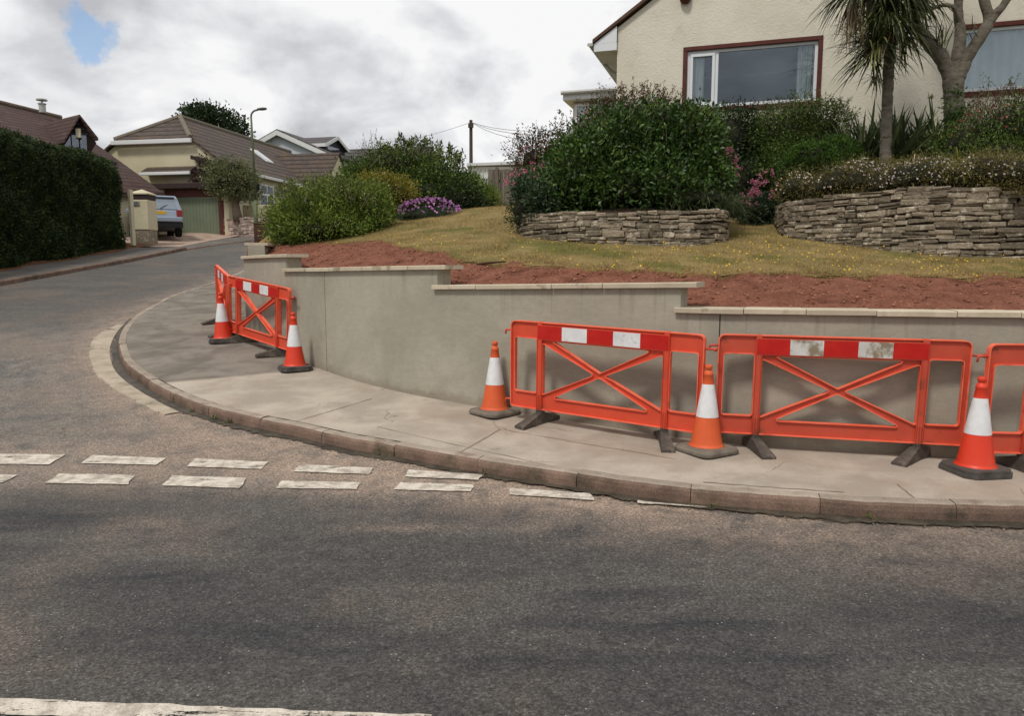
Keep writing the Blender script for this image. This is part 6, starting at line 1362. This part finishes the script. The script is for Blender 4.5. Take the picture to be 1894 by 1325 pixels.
# silver off-road car seen from behind
m_silver = mat('silver car paint', (142, 152, 166), (146, 156, 170), 2, .3, spec=.6, metal=.35); m_blk = mat('black car plastic', (26, 26, 28), rough=.6); m_tyre = mat('tyre rubber', (24, 24, 25), rough=.85)
m_cg = glass_mat('car glass', .25, (.6, .65, .7)); m_light = mat('red lamp lens', (130, 20, 22), rough=.2, spec=.6); m_num = mat('yellow number plate', (212, 168, 40), rough=.5); m_rim = mat('alloy rim', (150, 150, 152), rough=.35, metal=.8)
cA = math.radians(31); cP = P(297, 432, 32.6)+Vector((-math.sin(cA), math.cos(cA), 0))*2.25
car = empty('parked_car', (cP.x, cP.y, RR(cP.y)+KH+.02), cA, 'silver off-road car parked on the drive, seen from behind', 'car')
def prof_pts(): return [(-2.2, .50), (-2.22, .78), (-2.17, 1.06), (-2.10, 1.14), (-1.86, 1.66), (-1.7, 1.76), (-.4, 1.82), (.35, 1.76), (1.1, 1.2), (2.15, 1.06), (2.3, .8), (2.28, .42), (1.9, .34), (-1.9, .36)]
pp = prof_pts(); cb_ = MB(); halfw = lambda z: .93 if z < 1.12 else .93-(z-1.12)*.30
rws = []
for s, k in ((-1, 0), (-1, 1), (1, 1), (1, 0)):
    rws.append([(s*(halfw(z)-(.07 if k == 0 else .0)) if False else s*halfw(z)*(1.0 if k == 0 else .93), y*(1 if k == 0 else 1.012), z+(0 if k == 0 else .012)) for y, z in pp])
cb_.grid([r+[r[0]] for r in rws]); n0 = len(cb_.v); m_n = len(pp)+1
cb_.f.append(tuple(range(0, len(pp)))); cb_.r.append(.5); cb_.m.append(0); cb_.f.append(tuple(range(3*m_n, 3*m_n+len(pp)))); cb_.r.append(.5); cb_.m.append(0)
body = cb_.build('body', m_silver, car); cb_ = MB()
cb_.slab([(-.72, -2.135, 1.16), (.72, -2.135, 1.16), (.64, -1.90, 1.62), (-.64, -1.90, 1.62)], (0, -.025, .004)); cb_.build('rear_window', m_cg, car)
for s in (-1, 1):
    wm = MB(); wm.slab([(s*.925, -2.0, 1.15), (s*.925, 1.0, 1.15), (s*.80, .45, 1.66), (s*.80, -1.7, 1.66)], (s*.012, 0, .004)); wm.build('side_window', m_cg, car)
    lm = MB(); lm.cbox((min(s*.93, s*.68), -2.255, .84), (max(s*.93, s*.68), -2.14, 1.14), .02); lm.build('tail_light', m_light, car)
    mm = MB(); mm.cbox((min(s*1.1, s*.93), .55, 1.12), (max(s*1.1, s*.93), .7, 1.3), .03); mm.build('wing_mirror', m_silver, car)
    for y in (-1.4, 1.4):
        ty = MB(); M_ = Matrix.Translation((s*.82, y, .36))@Matrix.Rotation(math.pi/2, 4, 'Y'); ty.lathe([(.2, -.12), (.34, -.12), (.37, -.08), (.37, .08), (.34, .12), (.2, .12)], 24, M_); t_o = ty.build('wheel', m_tyre, car)
        ri = MB(); ri.lathe([(.05, s*.125), (.2, s*.122), (.21, s*.1)], 20, M_); ri.build('rim', m_rim, t_o)
x_ = MB(); x_.cbox((-.93, -2.27, .36), (.93, -2.1, .62), .03); x_.build('bumper', m_blk, car); x_ = MB(); x_.cbox((-.9, -2.3, .62), (.9, -2.15, .82), .03); x_.build('rear_panel', m_silver, car)
x_ = MB(); x_.box((-.26, -2.235, .93), (.26, -2.215, 1.07)); x_.build('number_plate', m_num, car); x_ = MB(); x_.cbox((-.66, -2.0, 1.68), (.66, -1.75, 1.72), .01); x_.build('spoiler', m_silver, car)
x_ = MB(); x_.tube([(.05, -2.17, 1.19), (.35, -2.10, 1.36)], .012, 5); x_.build('wiper', m_blk, car)

print('WING', proj(B0+ba*wx_+bb*ym+Vector((0,0,wzr))), proj(B0+ba*wx_+bb*WY0+Vector((0,0,wze))), proj(B0+ba*wx_+bb*WY1+Vector((0,0,wze))))
